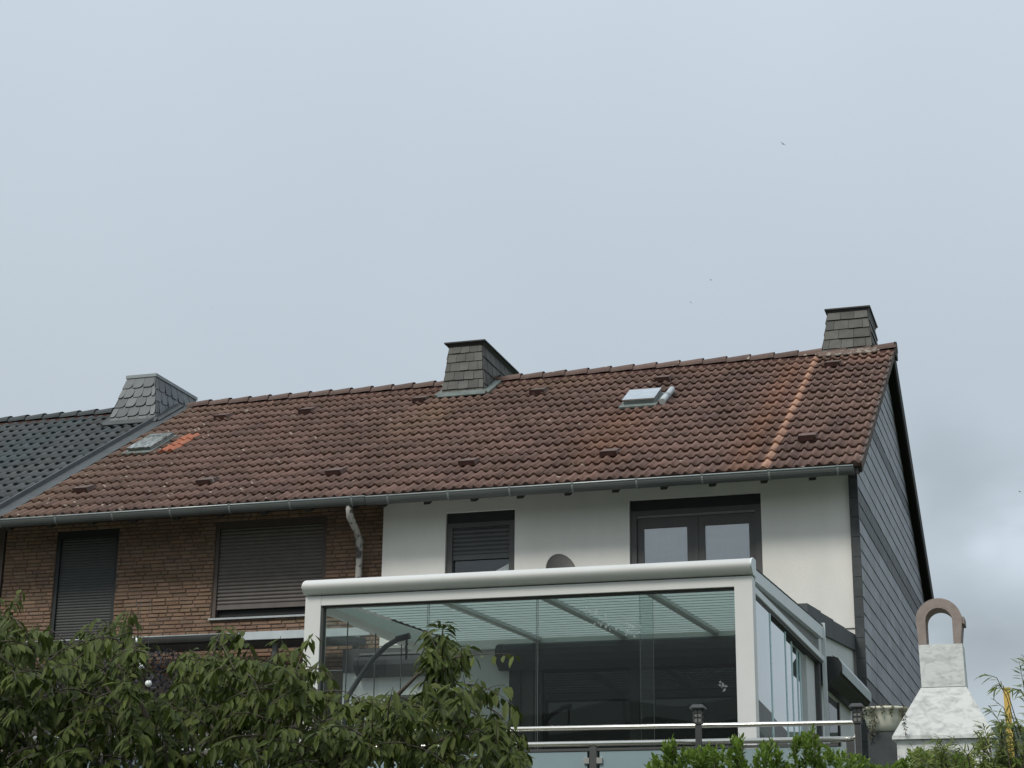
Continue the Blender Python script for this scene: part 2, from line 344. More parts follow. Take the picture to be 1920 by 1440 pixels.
# ------------------------------------------------------------------ roof geometry
EY, EZ, RY, RZ = 21.45, 7.09, 26.84, 10.235
SL = math.hypot(RY-EY, RZ-EZ); CA, SA = (RY-EY)/SL, (RZ-EZ)/SL
def rp(x, s, h=0):      # point on the front roof slope, s metres up from the eave, h above the plane
    sag = -.018*math.sin(math.pi*min(1, max(0, s/SL)))*(.6+.4*math.sin(x*.9))
    return (x, EY+s*CA-(h+sag)*SA, EZ+s*SA+(h+sag)*CA)
def ys(y): return (y-EY)/CA
def tile_field(xa, xb, rows, pitch, per, prof, colf, lichf=None, lip=.033, seg=8, stagger=False, skipf=None):
    """rows of interlocking tiles as one mesh"""
    mbx = MB(); dr = SL/rows
    ncol = max(1, round((xb-xa)/per)); dx = (xb-xa)/ncol
    for r in range(rows):
        s0 = r*dr-(.035 if r else .06); s1 = (r+1)*dr+.0
        jit = {}
        for c in range(ncol):
            tcol = c//2 if not stagger else c
            key = tcol
            if key not in jit: jit[key] = (rnd(-.005, .006), rnd(-.008, .008), rnd(.86, 1.14), rnd(-.004, .004))
            jh, js, jc, jt = jit[key]
            x0 = xa+c*dx+(dx*.5 if stagger and r % 2 else 0)
            xs = [x0+dx*k/seg for k in range(seg+1)]
            if skipf and skipf(x0+dx/2, (r+.5)*dr): continue
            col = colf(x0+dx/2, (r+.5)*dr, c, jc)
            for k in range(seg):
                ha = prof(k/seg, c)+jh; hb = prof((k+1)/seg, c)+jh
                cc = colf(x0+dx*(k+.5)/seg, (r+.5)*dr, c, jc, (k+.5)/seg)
                li = lichf(x0, (r+.5)*dr) if lichf else 0.0
                A, B = xs[k], xs[k+1]
                sm = s0+(s1-s0)*.5
                lowa, lowb = lip+ha+jt, lip+hb+jt
                bot = i = len(mbx.v)
                mbx.v += [rp(A, s0+js, lowa), rp(B, s0+js, lowb), rp(B, s1, hb), rp(A, s1, ha)]
                mbx.f.append((i, i+1, i+2, i+3)); mbx.mi.append(0); mbx.sm.append(True)
                mbx.v += [rp(A, s0+js+.026, min(ha, 0)-.012), rp(B, s0+js+.026, min(hb, 0)-.012), rp(B, s0+js, lowb), rp(A, s0+js, lowa)]
                mbx.f.append((i+4, i+5, i+6, i+7)); mbx.mi.append(0); mbx.sm.append(False)
                d = mbx.c.setdefault('tint', {}); e = mbx.c.setdefault('lichen', {})
                for j in range(8): d[i+j] = cc; e[i+j] = li
    return mbx
def merge_smooth(o):
    for k_ in (): pass
    bm = bmesh.new(); bm.from_mesh(o.data); bmesh.ops.remove_doubles(bm, verts=bm.verts, dist=.0006); bm.to_mesh(o.data); bm.free()
    for e in ():
        pass
def rollprof(u, c):
    wd = .29 if c % 2 else .20                     # broad and narrow rolls take turns
    d = abs(u-.5)/wd
    return .037*math.cos(min(1, d)*math.pi/2)**.8 if d < 1 else .0
BASE = (.140, .085, .069)
def zone(x, s):
    r, g_, b = BASE
    n_1 = noise.noise(Vector((x*.7, s*.5, 3))); n2_ = noise.noise(Vector((x*2.3, s*1.3, 8)))
    k = 1+.26*n_1+.20*n2_
    r, g_, b = r*k, g_*k, b*k
    def add(a, c3):
        nonlocal r, g_, b
        r = r*(1-a)+c3[0]*a; g_ = g_*(1-a)+c3[1]*a; b = b*(1-a)+c3[2]*a
    def gs(v, m0, w0): return math.exp(-((v-m0)/w0)**2)
    add(.36*gs(x, -3.85, .20)*(1 if s < SL-.2 else .5), (.25, .115, .062))            # rusty run-off beside the pale column
    add(.40*gs(x+.06*(s-3.5), -6.05, .42)*(1/(1+math.exp((s-3.6)*5)))*(1/(1+math.exp(-(s-.9)*2.5))), (.24, .115, .060))   # below the small skylight
    add(.40*gs(x, -9.3, .5)*gs(s, 4.2, 1.3), (.19, .125, .07))
    add(.45*max(0, 1-(SL-s)/.9)*(.6+.5*n2_), (.205, .125, .075))                      # lichen-brown top rows
    add(.45*gs(x, -2.7, .35)*max(0, (s-5.3)/1.3), (.30, .15, .11))
    add(.30*max(0, (-13.0-x)/1.4), (.20, .14, .09))
    add(.25*gs(x, -7.6, .5)*gs(s, 5.8, .7), (.22, .14, .08))
    return r, g_, b
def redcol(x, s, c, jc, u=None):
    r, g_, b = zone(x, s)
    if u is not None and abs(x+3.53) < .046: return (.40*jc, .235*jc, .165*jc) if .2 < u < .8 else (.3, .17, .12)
    if u is not None: kk = .86+.30*min(1, rollprof(u, c)/.03); r, g_, b = r*kk, g_*kk, b*kk  # roll tops lightened, troughs darkened in the tint to imitate light on rolls
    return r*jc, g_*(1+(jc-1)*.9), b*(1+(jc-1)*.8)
def lich(x, s):
    a = .025
    a += .20*math.exp(-((x+13.4)/.9)**2)*(1 if s < 4.5 else .4)
    a += .30*math.exp(-((x+2.7)/.35)**2)*max(.15, min(1, (s-2.0)/3))
    a += .03*(x < -10)
    return a
ROWS = 16; PER = .14
XL, XM, XR = -14.40, -8.76, -2.345
def vents_at(lst, parent, mt):
    for x, y in lst:
        s = ys(y)-.04
        v = MB(); wv = .125
        P = [rp(x-wv, s, .03), rp(x+wv, s, .03), rp(x+wv*.9, s+.30, .03), rp(x-wv*.9, s+.30, .03), rp(x-wv*.9, s-.02, .112), rp(x+wv*.9, s-.02, .112), rp(x+wv*.8, s+.28, .066), rp(x-wv*.8, s+.28, .066)]
        v.hexa(P, 0, tint=(.125*rnd(.9, 1.1), .08, .066), lichen=.05)
        P = [rp(x-wv*.8, s-.024, .045), rp(x+wv*.8, s-.024, .045), rp(x+wv*.75, s-.026, .096), rp(x-wv*.75, s-.026, .096)]
        v.face(P, 0, tint=(.075, .035, .03), lichen=0.0)
        v.build('vent_tile', mt, parent)
def ridge(x0, x1, parent, mt, col, step=.385):
    rd = MB(); n = round((x1-x0)/step); dx = (x1-x0)/n
    for i in range(n):
        a = x0+i*dx-.02; b = a+dx+.05; k = rnd(.8, 1.15); c = [q*k for q in col]
        for lo, hi in ((0, 1),):
            m1 = 9; ra, rb = .115, .132
            for j in range(m1):
                t0, t1 = math.pi*j/m1, math.pi*(j+1)/m1
                def pt(x, rr, t, dz): return (x, RY-rr*1.15*math.cos(t), RZ+dz-.01+rr*math.sin(t)*.95)
                rd.face([pt(a, ra, t0, 0), pt(b, rb, t0, .018), pt(b, rb, t1, .018), pt(a, ra, t1, 0)], 0, True, tint=c, lichen=.12)
            rd.face([(b, RY-rb*1.15*math.cos(math.pi*j/m1), RZ-.012+rb*.95*math.sin(math.pi*j/m1)) for j in range(m1+1)], 0, tint=[q*.6 for q in c], lichen=0.0)
    # bedding strip under the caps
    rd.box(x0, x1, RY-.135, RY-.10, RZ-.10, RZ-.025, 0, tint=(.075, .035, .03), lichen=0.0)
    rd.build('ridge_cap', mt, parent)
def gutter(x0, x1, parent, zc, nbr):
    """half round zinc gutter hung in brackets"""
    gt = MB(); yc = EY-.082; n = 10; rr = .074; KZ = 1.28
    for j in range(n):
        t0, t1 = math.pi*j/n, math.pi*(j+1)/n
        gt.face([(x0, yc-rr*math.cos(t0), zc-KZ*rr*math.sin(t0)), (x1, yc-rr*math.cos(t0), zc-KZ*rr*math.sin(t0)), (x1, yc-rr*math.cos(t1), zc-KZ*rr*math.sin(t1)), (x0, yc-rr*math.cos(t1), zc-KZ*rr*math.sin(t1))], 0, True)
        r3 = rr-.006
        gt.face([(x0, yc-r3*math.cos(t1), zc-KZ*r3*math.sin(t1)), (x1, yc-r3*math.cos(t1), zc-KZ*r3*math.sin(t1)), (x1, yc-r3*math.cos(t0), zc-KZ*r3*math.sin(t0)), (x0, yc-r3*math.cos(t0), zc-KZ*r3*math.sin(t0))], 0, True)
    for xe in (x0, x1):
        gt.face([(xe, yc-rr*math.cos(math.pi*j/n), zc-KZ*rr*math.sin(math.pi*j/n)) for j in range(n+1)])
    gt.tube([(x0, yc-rr, zc+.004), (x1, yc-rr, zc+.004)], .010, 8, 1)
    go = gt.build('gutter', [M['zinc'], M['zincrim']], parent)
    for i in range(nbr):
        x = x0+.3+(x1-x0-.5)*i/max(1, nbr-1)
        bk = MB(); r3 = rr+.004
        for j in range(n):
            t0, t1 = math.pi*j/n, math.pi*(j+1)/n
            bk.face([(x, yc-r3*math.cos(t0), zc-KZ*r3*math.sin(t0)), (x+.025, yc-r3*math.cos(t0), zc-KZ*r3*math.sin(t0)), (x+.025, yc-r3*math.cos(t1), zc-KZ*r3*math.sin(t1)), (x, yc-r3*math.cos(t1), zc-KZ*r3*math.sin(t1))])
        bk.box(x-.003, x+.028, yc-rr-.014, yc-rr+.016, zc+.006, zc+.018)
        bk.build('gutter_bracket', M['zincb'], go)
    return go
def rafter_ends(xs, parent):
    for x in xs:
        e = MB(); a, b = x-.04, x+.04; e.hexa([rp(a, -.01, -.168), rp(b, -.01, -.168), rp(b, .62, -.168), rp(a, .62, -.168), rp(a, -.01, -.122), rp(b, -.01, -.122), rp(b, .62, -.122), rp(a, .62, -.122)]); e.build('rafter_end', M['dark'], parent)
def wall_open(x0, x1, z0, z1, y, th, ops, reveal=.14):
    """front wall (facing -y) with rectangular openings and their reveals"""
    m_ = MB(); xs = sorted({x0, x1, *[o[0] for o in ops], *[o[1] for o in ops]}); zs = sorted({z0, z1, *[o[2] for o in ops], *[o[3] for o in ops]})
    for a, b in zip(xs, xs[1:]):
        for c, d in zip(zs, zs[1:]):
            if any(o[0] <= a and b <= o[1] and o[2] <= c and d <= o[3] for o in ops): continue
            m_.face([(a, y, c), (b, y, c), (b, y, d), (a, y, d)])
    for a, b, c, d in ops:
        yr = y+reveal
        m_.face([(a, y, c), (a, y, d), (a, yr, d), (a, yr, c)]); m_.face([(b, y, d), (b, y, c), (b, yr, c), (b, yr, d)])
        m_.face([(a, y, d), (b, y, d), (b, yr, d), (a, yr, d)]); m_.face([(b, y, c), (a, y, c), (a, yr, c), (b, yr, c)])
    m_.face([(x1, y, z0), (x1, y+th, z0), (x1, y+th, z1), (x1, y, z1)]); m_.face([(x0, y+th, z0), (x0, y, z0), (x0, y, z1), (x0, y+th, z1)])
    return m_
def shutter_slats(x0, x1, z0, z1, y, parent, mt, pitch=.052, name='roller_shutter', rail=True, dep=.011):
    m_ = MB(); z = z0+(.07 if rail else 0)
    if rail: m_.box(x0, x1, y-.008, y+.012, z0, z0+.066)
    while z < z1:
        zt = min(z+pitch-.006, z1); n = 4
        P = [(y-dep*math.sin(math.pi*k/n)**.8 if 0 < k < n else y+.002, z+(zt-z)*k/n) for k in range(n+1)]
        for (ya, za), (yb, zb) in zip(P, P[1:]): m_.face([(x0, ya, za), (x1, ya, za), (x1, yb, zb), (x0, yb, zb)], 0, True)
        m_.face([(x0, y+.006, zt), (x1, y+.006, zt), (x1, y+.006, z+pitch), (x0, y+.006, z+pitch)])
        z += pitch
    return m_.build(name, mt, parent)
def frame(x0, x1, z0, z1, y0, y1, wd, mt, parent, name='frame', mull=(), sill=True):
    m_ = MB(); m_.box(x0, x0+wd, y0, y1, z0, z1); m_.box(x1-wd, x1, y0, y1, z0, z1)
    m_.box(x0+wd, x1-wd, y0, y1, z1-wd, z1)
    if sill: m_.box(x0+wd, x1-wd, y0, y1, z0, z0+wd)
    for a, b in mull: m_.box(a, b, y0, y1, z0+wd, z1-wd)
    return m_.build(name, mt, parent, .004)

def slates(m_, P00, P10, P11, P01, rows, cols, jitter=.25, arc=False, base=.004, lift=.020, mi=0, tone=(.74, 1.24), shift=.5):
    """overlapping slates on a quad (P00 bottom-left, P10 bottom-right, P11 top-right, P01 top-left)"""
    P00, P10, P11, P01 = map(Vector, (P00, P10, P11, P01)); nrm = (P10-P00).cross(P01-P00).normalized()
    def at(u, v): return (P00*(1-u)+P10*u)*(1-v)+(P01*(1-u)+P11*u)*v
    for r in range(rows):
        v0, v1 = r/rows-.02, (r+1)/rows
        wtop = (P11-P01).length; wb = (P10-P00).length; wr = wb+(wtop-wb)*(v0+v1)/2
        nc = max(1, round(cols*wr/wb)); off = (shift if r % 2 else 0)+rnd(-jitter, jitter)*.4
        edges = [0]+[min(1, max(0, (k+off)/nc)) for k in range(0, nc+2)]+[1]
        edges = sorted(set(round(e, 4) for e in edges))
        for a, b in zip(edges, edges[1:]):
            if b-a < .015: continue
            b2 = b-.008; t = rnd(*tone); c = (t, t*rnd(.98, 1.02), t*rnd(.97, 1.03)); l_up = lift*rnd(.7, 1.25)
            if arc:
                cw = b2-a; pts = [(a, v1), (a, v0)]; 
                for k in range(0, 6):
                    q = math.pi/2*k/5; pts.append((b2-cw*.42+cw*.42*math.sin(q), v0+(v1-v0)*.55*(1-math.cos(q))))
                pts.append((b2, v1))
            else: pts = [(a, v1), (a, max(0, v0)+rnd(0, .012)), (b2, max(0, v0)+rnd(0, .012)), (b2, v1)]
            top = [at(u, max(0, v))+nrm*(base+l_up*(1-(v-v0)/(v1-v0))) for u, v in pts]
            bot = [at(u, max(0, v)) for u, v in pts]
            m_.face(top, mi, tint=c)
            for i in range(len(pts)): m_.face([top[i], bot[i], bot[(i+1) % len(pts)], top[(i+1) % len(pts)]], mi, tint=[q*.5 for q in c])
def chimney(parent, xb, xt, yf, zf, ytf, ztop, ytb, slate, rows, cols, arc, cap, capmat, flash, srows, scols):
    """slate clad ridge chimney. xb/xt: base and top x range; yf,zf: front foot; ytf..ytb: top y range"""
    yb = 2*RY-yf
    ybf = max(ytb+.12, RY+.5); zlow = zf-.15
    A = [(xb[0], yf, zf), (xb[1], yf, zf), (xb[1], ybf+.2, zf), (xb[0], ybf+.2, zf)]
    B = [(xt[0], ytf, ztop), (xt[1], ytf, ztop), (xt[1], ytb, ztop), (xt[0], ytb, ztop)]
    m_ = MB(); m_.hexa([(x*1, y, z-.4) for x, y, z in A]+A); m_.hexa(A+B)
    slates(m_, A[0], A[1], B[1], B[0], rows, cols, arc=arc, mi=1)
    slates(m_, A[1], A[2], B[2], B[1], srows, scols, arc=arc, mi=1, lift=.016)
    slates(m_, A[3], A[0], B[0], B[3], srows, scols, arc=arc, mi=1, lift=.016)
    c = m_.build('chimney', [M['under'], slate], parent)
    k = MB(); e, hh = cap
    x0, x1, y0, y1 = xt[0]-e, xt[1]+e, ytf-e, ytb+e
    k.box(x0, x1, y0, y1, ztop, ztop+hh)
    if e > .04: k.hexa([(xt[0]-.01, ytf-.01, ztop-.07), (xt[1]+.01, ytf-.01, ztop-.07), (xt[1]+.01, ytb, ztop-.07), (xt[0]-.01, ytb, ztop-.07), (x0+.02, y0+.02, ztop-.002), (x1-.02, y0+.02, ztop-.002), (x1-.02, y1, ztop-.002), (x0+.02, y1, ztop-.002)])
    k.build('cap', capmat, c, .004)
    fm = MB(); fw = .055
    s = ys(yf)
    s = ys(yf)-.02
    fm.hexa([rp(xb[0]-.03, s-fw, .05), rp(xb[1]+.04, s-fw, .05), rp(xb[1]+.04, s+.03, .055), rp(xb[0]-.03, s+.03, .055), rp(xb[0]-.03, s-fw, .066), rp(xb[1]+.04, s-fw, .066), rp(xb[1]+.05, s+.04, .11), rp(xb[0]-.05, s+.04, .11)])
    for sx, xx in ((1, xb[1]), (-1, xb[0])):
        a, b2 = sorted((xx-.01*sx, xx+sx*.09))
        fm.hexa([rp(a, s, .04), rp(b2, s, .04), rp(b2, SL-.02, .04), rp(a, SL-.02, .04), rp(a, s, .085), rp(b2, s, .068), rp(b2, SL-.02, .068), rp(a, SL-.02, .085)])
    fm.build('flashing', flash, c)
    return c
def skylight(parent, x0, x1, s0, s1, rise, open_, fl, paneg=None):
    m_ = MB(); fw = .05
    m_.hexa([rp(x0-fw, s0-.15, .035), rp(x1+fw, s0-.15, .035), rp(x1+fw, s1+.05, .035), rp(x0-fw, s1+.05, .035), rp(x0-fw, s0-.15, .062), rp(x1+fw, s0-.15, .062), rp(x1+fw, s1+.05, .062), rp(x0-fw, s1+.05, .062)])
    sk = m_.build('skylight', fl, parent)
    f_ = MB(); t = .04
    def hh(s): return rise+open_*(1-(s-s0)/(s1-s0))
    def bar(xa, xb_, sa, sb):
        f_.hexa([rp(xa, sa, .06), rp(xb_, sa, .06), rp(xb_, sb, .06), rp(xa, sb, .06), rp(xa, sa, hh(sa)), rp(xb_, sa, hh(sa)), rp(xb_, sb, hh(sb)), rp(xa, sb, hh(sb))])
    bar(x0, x1, s0, s0+t); bar(x0, x1, s1-t, s1); bar(x0, x0+t, s0+t, s1-t); bar(x1-t, x1, s0+t, s1-t)
    f_.build('frame', M['zincf'], sk)
    pn = MB(); P = [rp(x0-.01, s0-.03, hh(s0)+.004), rp(x1+.01, s0-.03, hh(s0)+.004), rp(x1+.01, s1, hh(s1)+.004), rp(x0-.01, s1, hh(s1)+.004)]
    Q = [tuple(Vector(p)+Vector((0, -SA, CA))*.02) for p in P]; pn.hexa(P+Q); pn.build('pane', paneg or M['skypane'], sk)
    return sk
M['mortarf'] = mat('weathered_mortar', (.15, .105, .085), .95, 0, 14, col2=(.30, .27, .23), thr=(.5, .6), bump=.5, bscale=40)
M['zincrim2'] = mat('chimney_zinc_cap', (.26, .285, .29), .5, .12, 5, metal=.2)
M['zincf'] = mat('skylight_frame', (.27, .30, .30), .5, .15, 8, metal=.2)
M['skypane'] = mat('reflecting_skylight_glass', (.52, .56, .58), .12, .12, 6, metal=.75)
M['skypane2'] = mat('grimy_skylight_glass', (.40, .43, .40), .18, 0, 7, metal=.6, col2=(.12, .13, .12), thr=(.48, .56), stretch=(3, 1, 1))

# ================================================================== white house
WY = 22.0
wh = thing('white_house', (-5.7, 22, 2.05), 'white rendered end house with brown tiled roof and slate clad gable', 'house')
w1 = (-7.90, -6.935, 5.55, 6.925); w2 = (-5.385, -3.675, 5.50, 6.945)
wl = wall_open(-8.795, -2.565, 5.178, 7.27, WY, 9.5, [w1, w2], .12)
wl.box(-8.795, -2.52, WY+.02, 31.2, 2.0, 5.178, skip='b')
wl.box(-8.795, -8.79, WY+.02, 31.2, 5.178, 7.2)
wl.build('wall', M['render'], wh)
# slate gable
gb = MB(); gb.face([(-2.49, y, z) for y, z in ((21.98, 2.0), (31.5, 2.0), (31.5, 7.25), (26.84, 10.08), (21.98, 7.2))])
def clip(poly, a, b, c):        # keep a*y+b*z<=c
    out_ = []
    for i in range(len(poly)):
        P, Q = poly[i], poly[(i+1) % len(poly)]; dp = a*P[0]+b*P[1]-c; dq = a*Q[0]+b*Q[1]-c
        if dp <= 0: out_.append(P)
        if dp*dq < 0: t = dp/(dp-dq); out_.append((P[0]+t*(Q[0]-P[0]), P[1]+t*(Q[1]-P[1])))
    return out_
k1 = (RZ-EZ)/(RY-EY)
rowh = .2
zr = 3.0-.005; r = 0
while zr < 10.4:
    z0, z1 = zr, zr+rowh
    band = (6.58 < (z0+z1)/2 < 7.0) or (8.1 < (z0+z1)/2 < 8.3) or (4.15 < (z0+z1)/2 < 4.57)
    wdt = .11 if band else .62
    y = 21.975-(rnd(0, wdt) if not band else (.055 if r % 2 else 0))
    while y < 31.45:
        poly = [(max(y, 21.975), z0), (y+wdt-.006, z0), (y+wdt-.006, z1), (max(y, 21.975), z1)]
        poly = clip(poly, -k1, 1, EZ-.10-k1*EY); poly = clip(poly, k1, 1, EZ-.24+k1*(2*RY-EY))
        if len(poly) >= 3 and y+wdt > 21.98:
            t = rnd(.88, 1.10)*(.38 if band else 1); c = (t, t*1.0, t*1.03); jl = rnd(.007, .011)
            top = [(-2.49+.008+jl*(1-(q[1]-z0)/rowh), q[0], q[1]) for q in poly]; bot = [(-2.489, q[0], q[1]) for q in poly]
            gb.face(top, 1, tint=c)
            for i in range(len(poly)): gb.face([top[i], bot[i], bot[(i+1) % len(poly)], top[(i+1) % len(poly)]], 1, tint=(.3, .3, .3))
        y += wdt
    zr += rowh; r += 1
gb.build('gable_cladding', [M['under'], M['clad']], wh)
cb = MB(); z = 2.05
while z < 7.15:
    cb.box(-2.563, -2.452, 21.955-rnd(0, .006), 21.999, z, min(z+.245, 7.12)); z += .25
cb.build('corner_board', M['corner'], wh)
wb = MB(); wb.face([(-8.795, 31.9, 2), (-2.52, 31.9, 2), (-2.52, 31.9, 7.1), (-8.795, 31.9, 7.1)]); wb.build('rear_wall', M['render'], wh)
C3x = (-3.445, -2.635)
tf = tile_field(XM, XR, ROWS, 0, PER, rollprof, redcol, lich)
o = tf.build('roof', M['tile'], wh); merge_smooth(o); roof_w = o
for e_ in (): pass
# boards, rear slope, verge
rb = MB()
def slab(x0, x1, mbx, th=.10, off=-.02):
    P = lambda x, y, z: (x, y, z)
    f0 = [rp(x0, -.02, off), rp(x1, -.02, off), rp(x1, SL, off), rp(x0, SL, off)]; f1 = [rp(x0, -.02, off-th), rp(x1, -.02, off-th), rp(x1, SL, off-th), rp(x0, SL, off-th)]
    mbx.hexa(f1+f0)
    g0 = [rp(x0, .22, off), rp(x1, .22, off), rp(x1, SL, off), rp(x0, SL, off)]; g1 = [rp(x0, .22, off-th), rp(x1, .22, off-th), rp(x1, SL, off-th), rp(x0, SL, off-th)]
    q = lambda p: (p[0], 2*RY-p[1], p[2])
    mbx.hexa([q(p) for p in g1]+[q(p) for p in g0])
slab(XM, XR-.02, rb)
rb.build('roof_boards', M['dark'], wh)
rs = MB()      # rear tiles
for r in range(16):
    a, b = max(.24, r*SL/16), (r+1)*SL/16
    A = [rp(XM, a-.03, .045), rp(XR, a-.03, .045), rp(XR, b, .01), rp(XM, b, .01)]
    rs.hexa([(p[0], 2*RY-p[1], p[2]-.03) for p in A]+[(p[0], 2*RY-p[1], p[2]) for p in A], tint=(.13, .08, .066), lichen=.1)
rs.build('rear_roof', M['tile'], wh)
vb = MB()
for sgn in (0, 1):
    q = (lambda p: p) if not sgn else (lambda p: (p[0], 2*RY-p[1], p[2]))
    h0, h1 = (-.10, .02) if not sgn else (-.25, .03)
    e0 = .20 if sgn else -.03
    vb.hexa([q(rp(XR-.015, e0, h0)), q(rp(XR+.012, e0, h0)), q(rp(XR+.012, SL, h0)), q(rp(XR-.015, SL, h0)), q(rp(XR-.015, e0, h1)), q(rp(XR+.012, e0, h1)), q(rp(XR+.012, SL, h1)), q(rp(XR-.015, SL, h1))])
vb.build('verge_board', M['dark'], wh)
vt = MB()     # down-turned verge tiles on the front slope
for r in range(ROWS):
    a, b = r*SL/ROWS-.03, (r+1)*SL/ROWS; k = rnd(.8, 1.1)
    vt.hexa([rp(XR-.004, a, -.055), rp(XR+.02, a, -.055), rp(XR+.02, b, -.07), rp(XR-.004, b, -.07), rp(XR-.004, a, .052), rp(XR+.02, a, .05), rp(XR+.02, b, .012), rp(XR-.004, b, .012)], tint=(.125*k, .085*k, .07*k), lichen=.1)
vt.build('verge_tiles', M['tile'], wh)
ridge(XM, XR+.02, wh, M['tile'], (.125, .082, .068))
bx('ridge_end', M['dark'], wh, XR+.02, XR+.045, RY-.14, RY+.14, RZ-.13, RZ+.10)
gutter(-8.78, -2.42, wh, 7.035, 8)
rafter_ends([-8.62, -8.0, -7.35, -6.72, -6.08, -5.45, -4.82, -4.2, -3.55, -2.95], wh)
bx('fascia_board', M['dark'], wh, XM, XR-.03, EY+.0, EY+.022, EZ-.12, EZ-.03)
ch3 = chimney(wh, C3x, (-3.325, -2.725), 26.70, 10.15, 26.87, 10.985, 27.85, M['slate'], 5, 4, False, (.055, .022), M['black'], M['mortarf'], 4, 5)
skylight(wh, -6.13, -5.66, ys(24.78), ys(25.25), .125, -.008, M['patina'])
wt = MB(); wt.tube([rp(-5.52, ys(24.68), .09), rp(-5.52, ys(24.98), .09)], .05, 8); wt.tube([rp(-5.50, ys(24.96), .10), rp(-5.50, ys(25.28), .10)], .048, 8); wt.build('pale_verge_tile', M['fascia'], wh)
vents_at([(-7.74, 22.41), (-7.80, 25.88), (-5.75, 22.41), (-5.82, 26.04), (-3.12, 22.48), (-3.2, 26.1)], wh, M['tile'])
# small window with half lowered shutter
def white_window(x0, x1, z0, z1, kind):
    y = WY+.05
    fr = bx('window', M['anth'], wh, x0, x1, y+.085, y+.10, z0, z1)
    bx('shutter_box', M['box'], fr, x0+.002, x1-.002, y+.0, y+.075, z1-.135, z1-.002, .003)
    zt = z1-.14
    fm = MB(); wv = .085
    fm.box(x0+.002, x0+wv, y-.01, y+.07, z0, zt); fm.box(x1-wv, x1-.002, y-.01, y+.07, z0, zt); fm.box(x0+wv, x1-wv, y-.008, y+.07, zt-.065, zt)
    fm.box(x0+wv, x1-wv, y-.008, y+.07, z0, z0+.06); fm.build('frame', M['anth'], fr, .003)
    xi0, xi1, zi0, zi1 = x0+wv+.002, x1-wv-.002, z0+.062, zt-.067
    if kind == 1:
        shutter_slats(xi0, xi1, zi1-.43, zi1, y+.02, fr, M['shut'], pitch=.058, dep=.016)
        bx('pane', M['winglass'], fr, xi0, xi1, y+.052, y+.058, zi0, zi1)
        bx('room', M['inside'], fr, xi0, xi1, y+.062, y+.075, zi0, zi1)
        c_ = MB()   # gathered curtain corner
        c_.face([(xi1-.22, y+.05, zi1-.60), (xi1-.02, y+.05, zi1-.50), (xi1-.02, y+.05, zi1-.95), (xi1-.22, y+.05, zi1-.95)]); c_.build('curtain', M['fascia'], fr)
    else:
        sh = MB(); sh.box(xi0, xi1, y+.0, y+.02, zi1-.03, zi1); sh.build('lintel_strip', M['fascia_d'], fr)
        sa = MB(); mid = (xi0+xi1)/2; zt2 = zi1-.032
        for a, b in ((xi0, mid-.03), (mid+.03, xi1)):
            for (p, q, u, v) in ((a, a+.085, zi0, zt2), (b-.085, b, zi0, zt2), (a+.085, b-.085, zt2-.13, zt2), (a+.085, b-.085, zi0, zi0+.07)): sa.box(p, q, y+.022, y+.062, u, v)
        sa.box(mid-.03, mid+.03, y+.012, y+.062, zi0, zt2)
        sa.build('sash', M['anth'], fr, .003)
        for a, b in ((xi0+.085, mid-.115), (mid+.115, xi1-.085)):
            pn = MB(); pn.box(a, b, y+.040, y+.046, zi0+.07, zt2-.13); pn.build('pane', M['winglass2'], fr)
            cu = MB(); n = 26; zc = zt2-.13-.02
            for i in range(n):
                xa, xb2 = a+(b-a)*i/n, a+(b-a)*(i+1)/n
                ya, yb_ = y+.058+.005*math.sin(i*1.3), y+.058+.005*math.sin((i+1)*1.3)
                cu.face([(xa, ya, zi0+.07), (xb2, yb_, zi0+.07), (xb2, yb_, zt2-.133), (xa, ya, zt2-.133)], 0, True)
            cu.build('curtain', M['curtain'], fr)
    return fr
M['fascia_d'] = mat('grey_strip', (.16, .165, .16), .5, .1, 5)
white_window(*w1, 1); white_window(*w2, 2)
# ground floor annex behind the conservatory
AX0, AX1, AY = -6.28, -2.60, 18.0
aw = wall_open(AX0, AX1, 2.05, 4.62, AY, 4.0, [(-5.72, -3.05, 2.06, 4.34)], .12)
zt_ = lambda y: 4.62+(y-18)*.088
aw.hexa([(AX0, 18.0, 4.62), (AX1, 18.0, 4.62), (AX1, 21.98, 4.62), (AX0, 21.98, 4.62), (AX0, 18.0, 4.63), (AX1, 18.0, 4.63), (AX1, 21.98, 4.92), (AX0, 21.98, 4.92)])
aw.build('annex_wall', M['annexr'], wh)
ar = MB()
nseg = 4
for i in range(nseg):
    y0, y1 = 17.98+i*1.0, 17.98+(i+1)*1.0-.006
    zb = lambda y: 4.56+(y-18)*.084
    dz = -.012*i
    ar.hexa([(AX1-.06, y0, zb(y0)), (AX1+.035, y0, zb(y0)), (AX1+.035, y1, zb(y1)), (AX1-.06, y1, zb(y1)), (AX1-.06, y0, zb(y0)+.185+.012*(nseg-i)), (AX1+.035, y0, zb(y0)+.185+.012*(nseg-i)), (AX1+.035, y1, zb(y1)+.185+.012*(nseg-i)), (AX1-.06, y1, zb(y1)+.185+.012*(nseg-i))])
ar.hexa([(AX0, 17.95, 4.68), (AX1-.07, 17.95, 4.68), (AX1-.07, 21.98, 5.0), (AX0, 21.98, 5.0), (AX0, 17.95, 4.76), (AX1-.07, 17.95, 4.76), (AX1-.07, 21.98, 5.08), (AX0, 21.98, 5.08)])
ar.build('annex_roof_edge', M['lead'], wh)
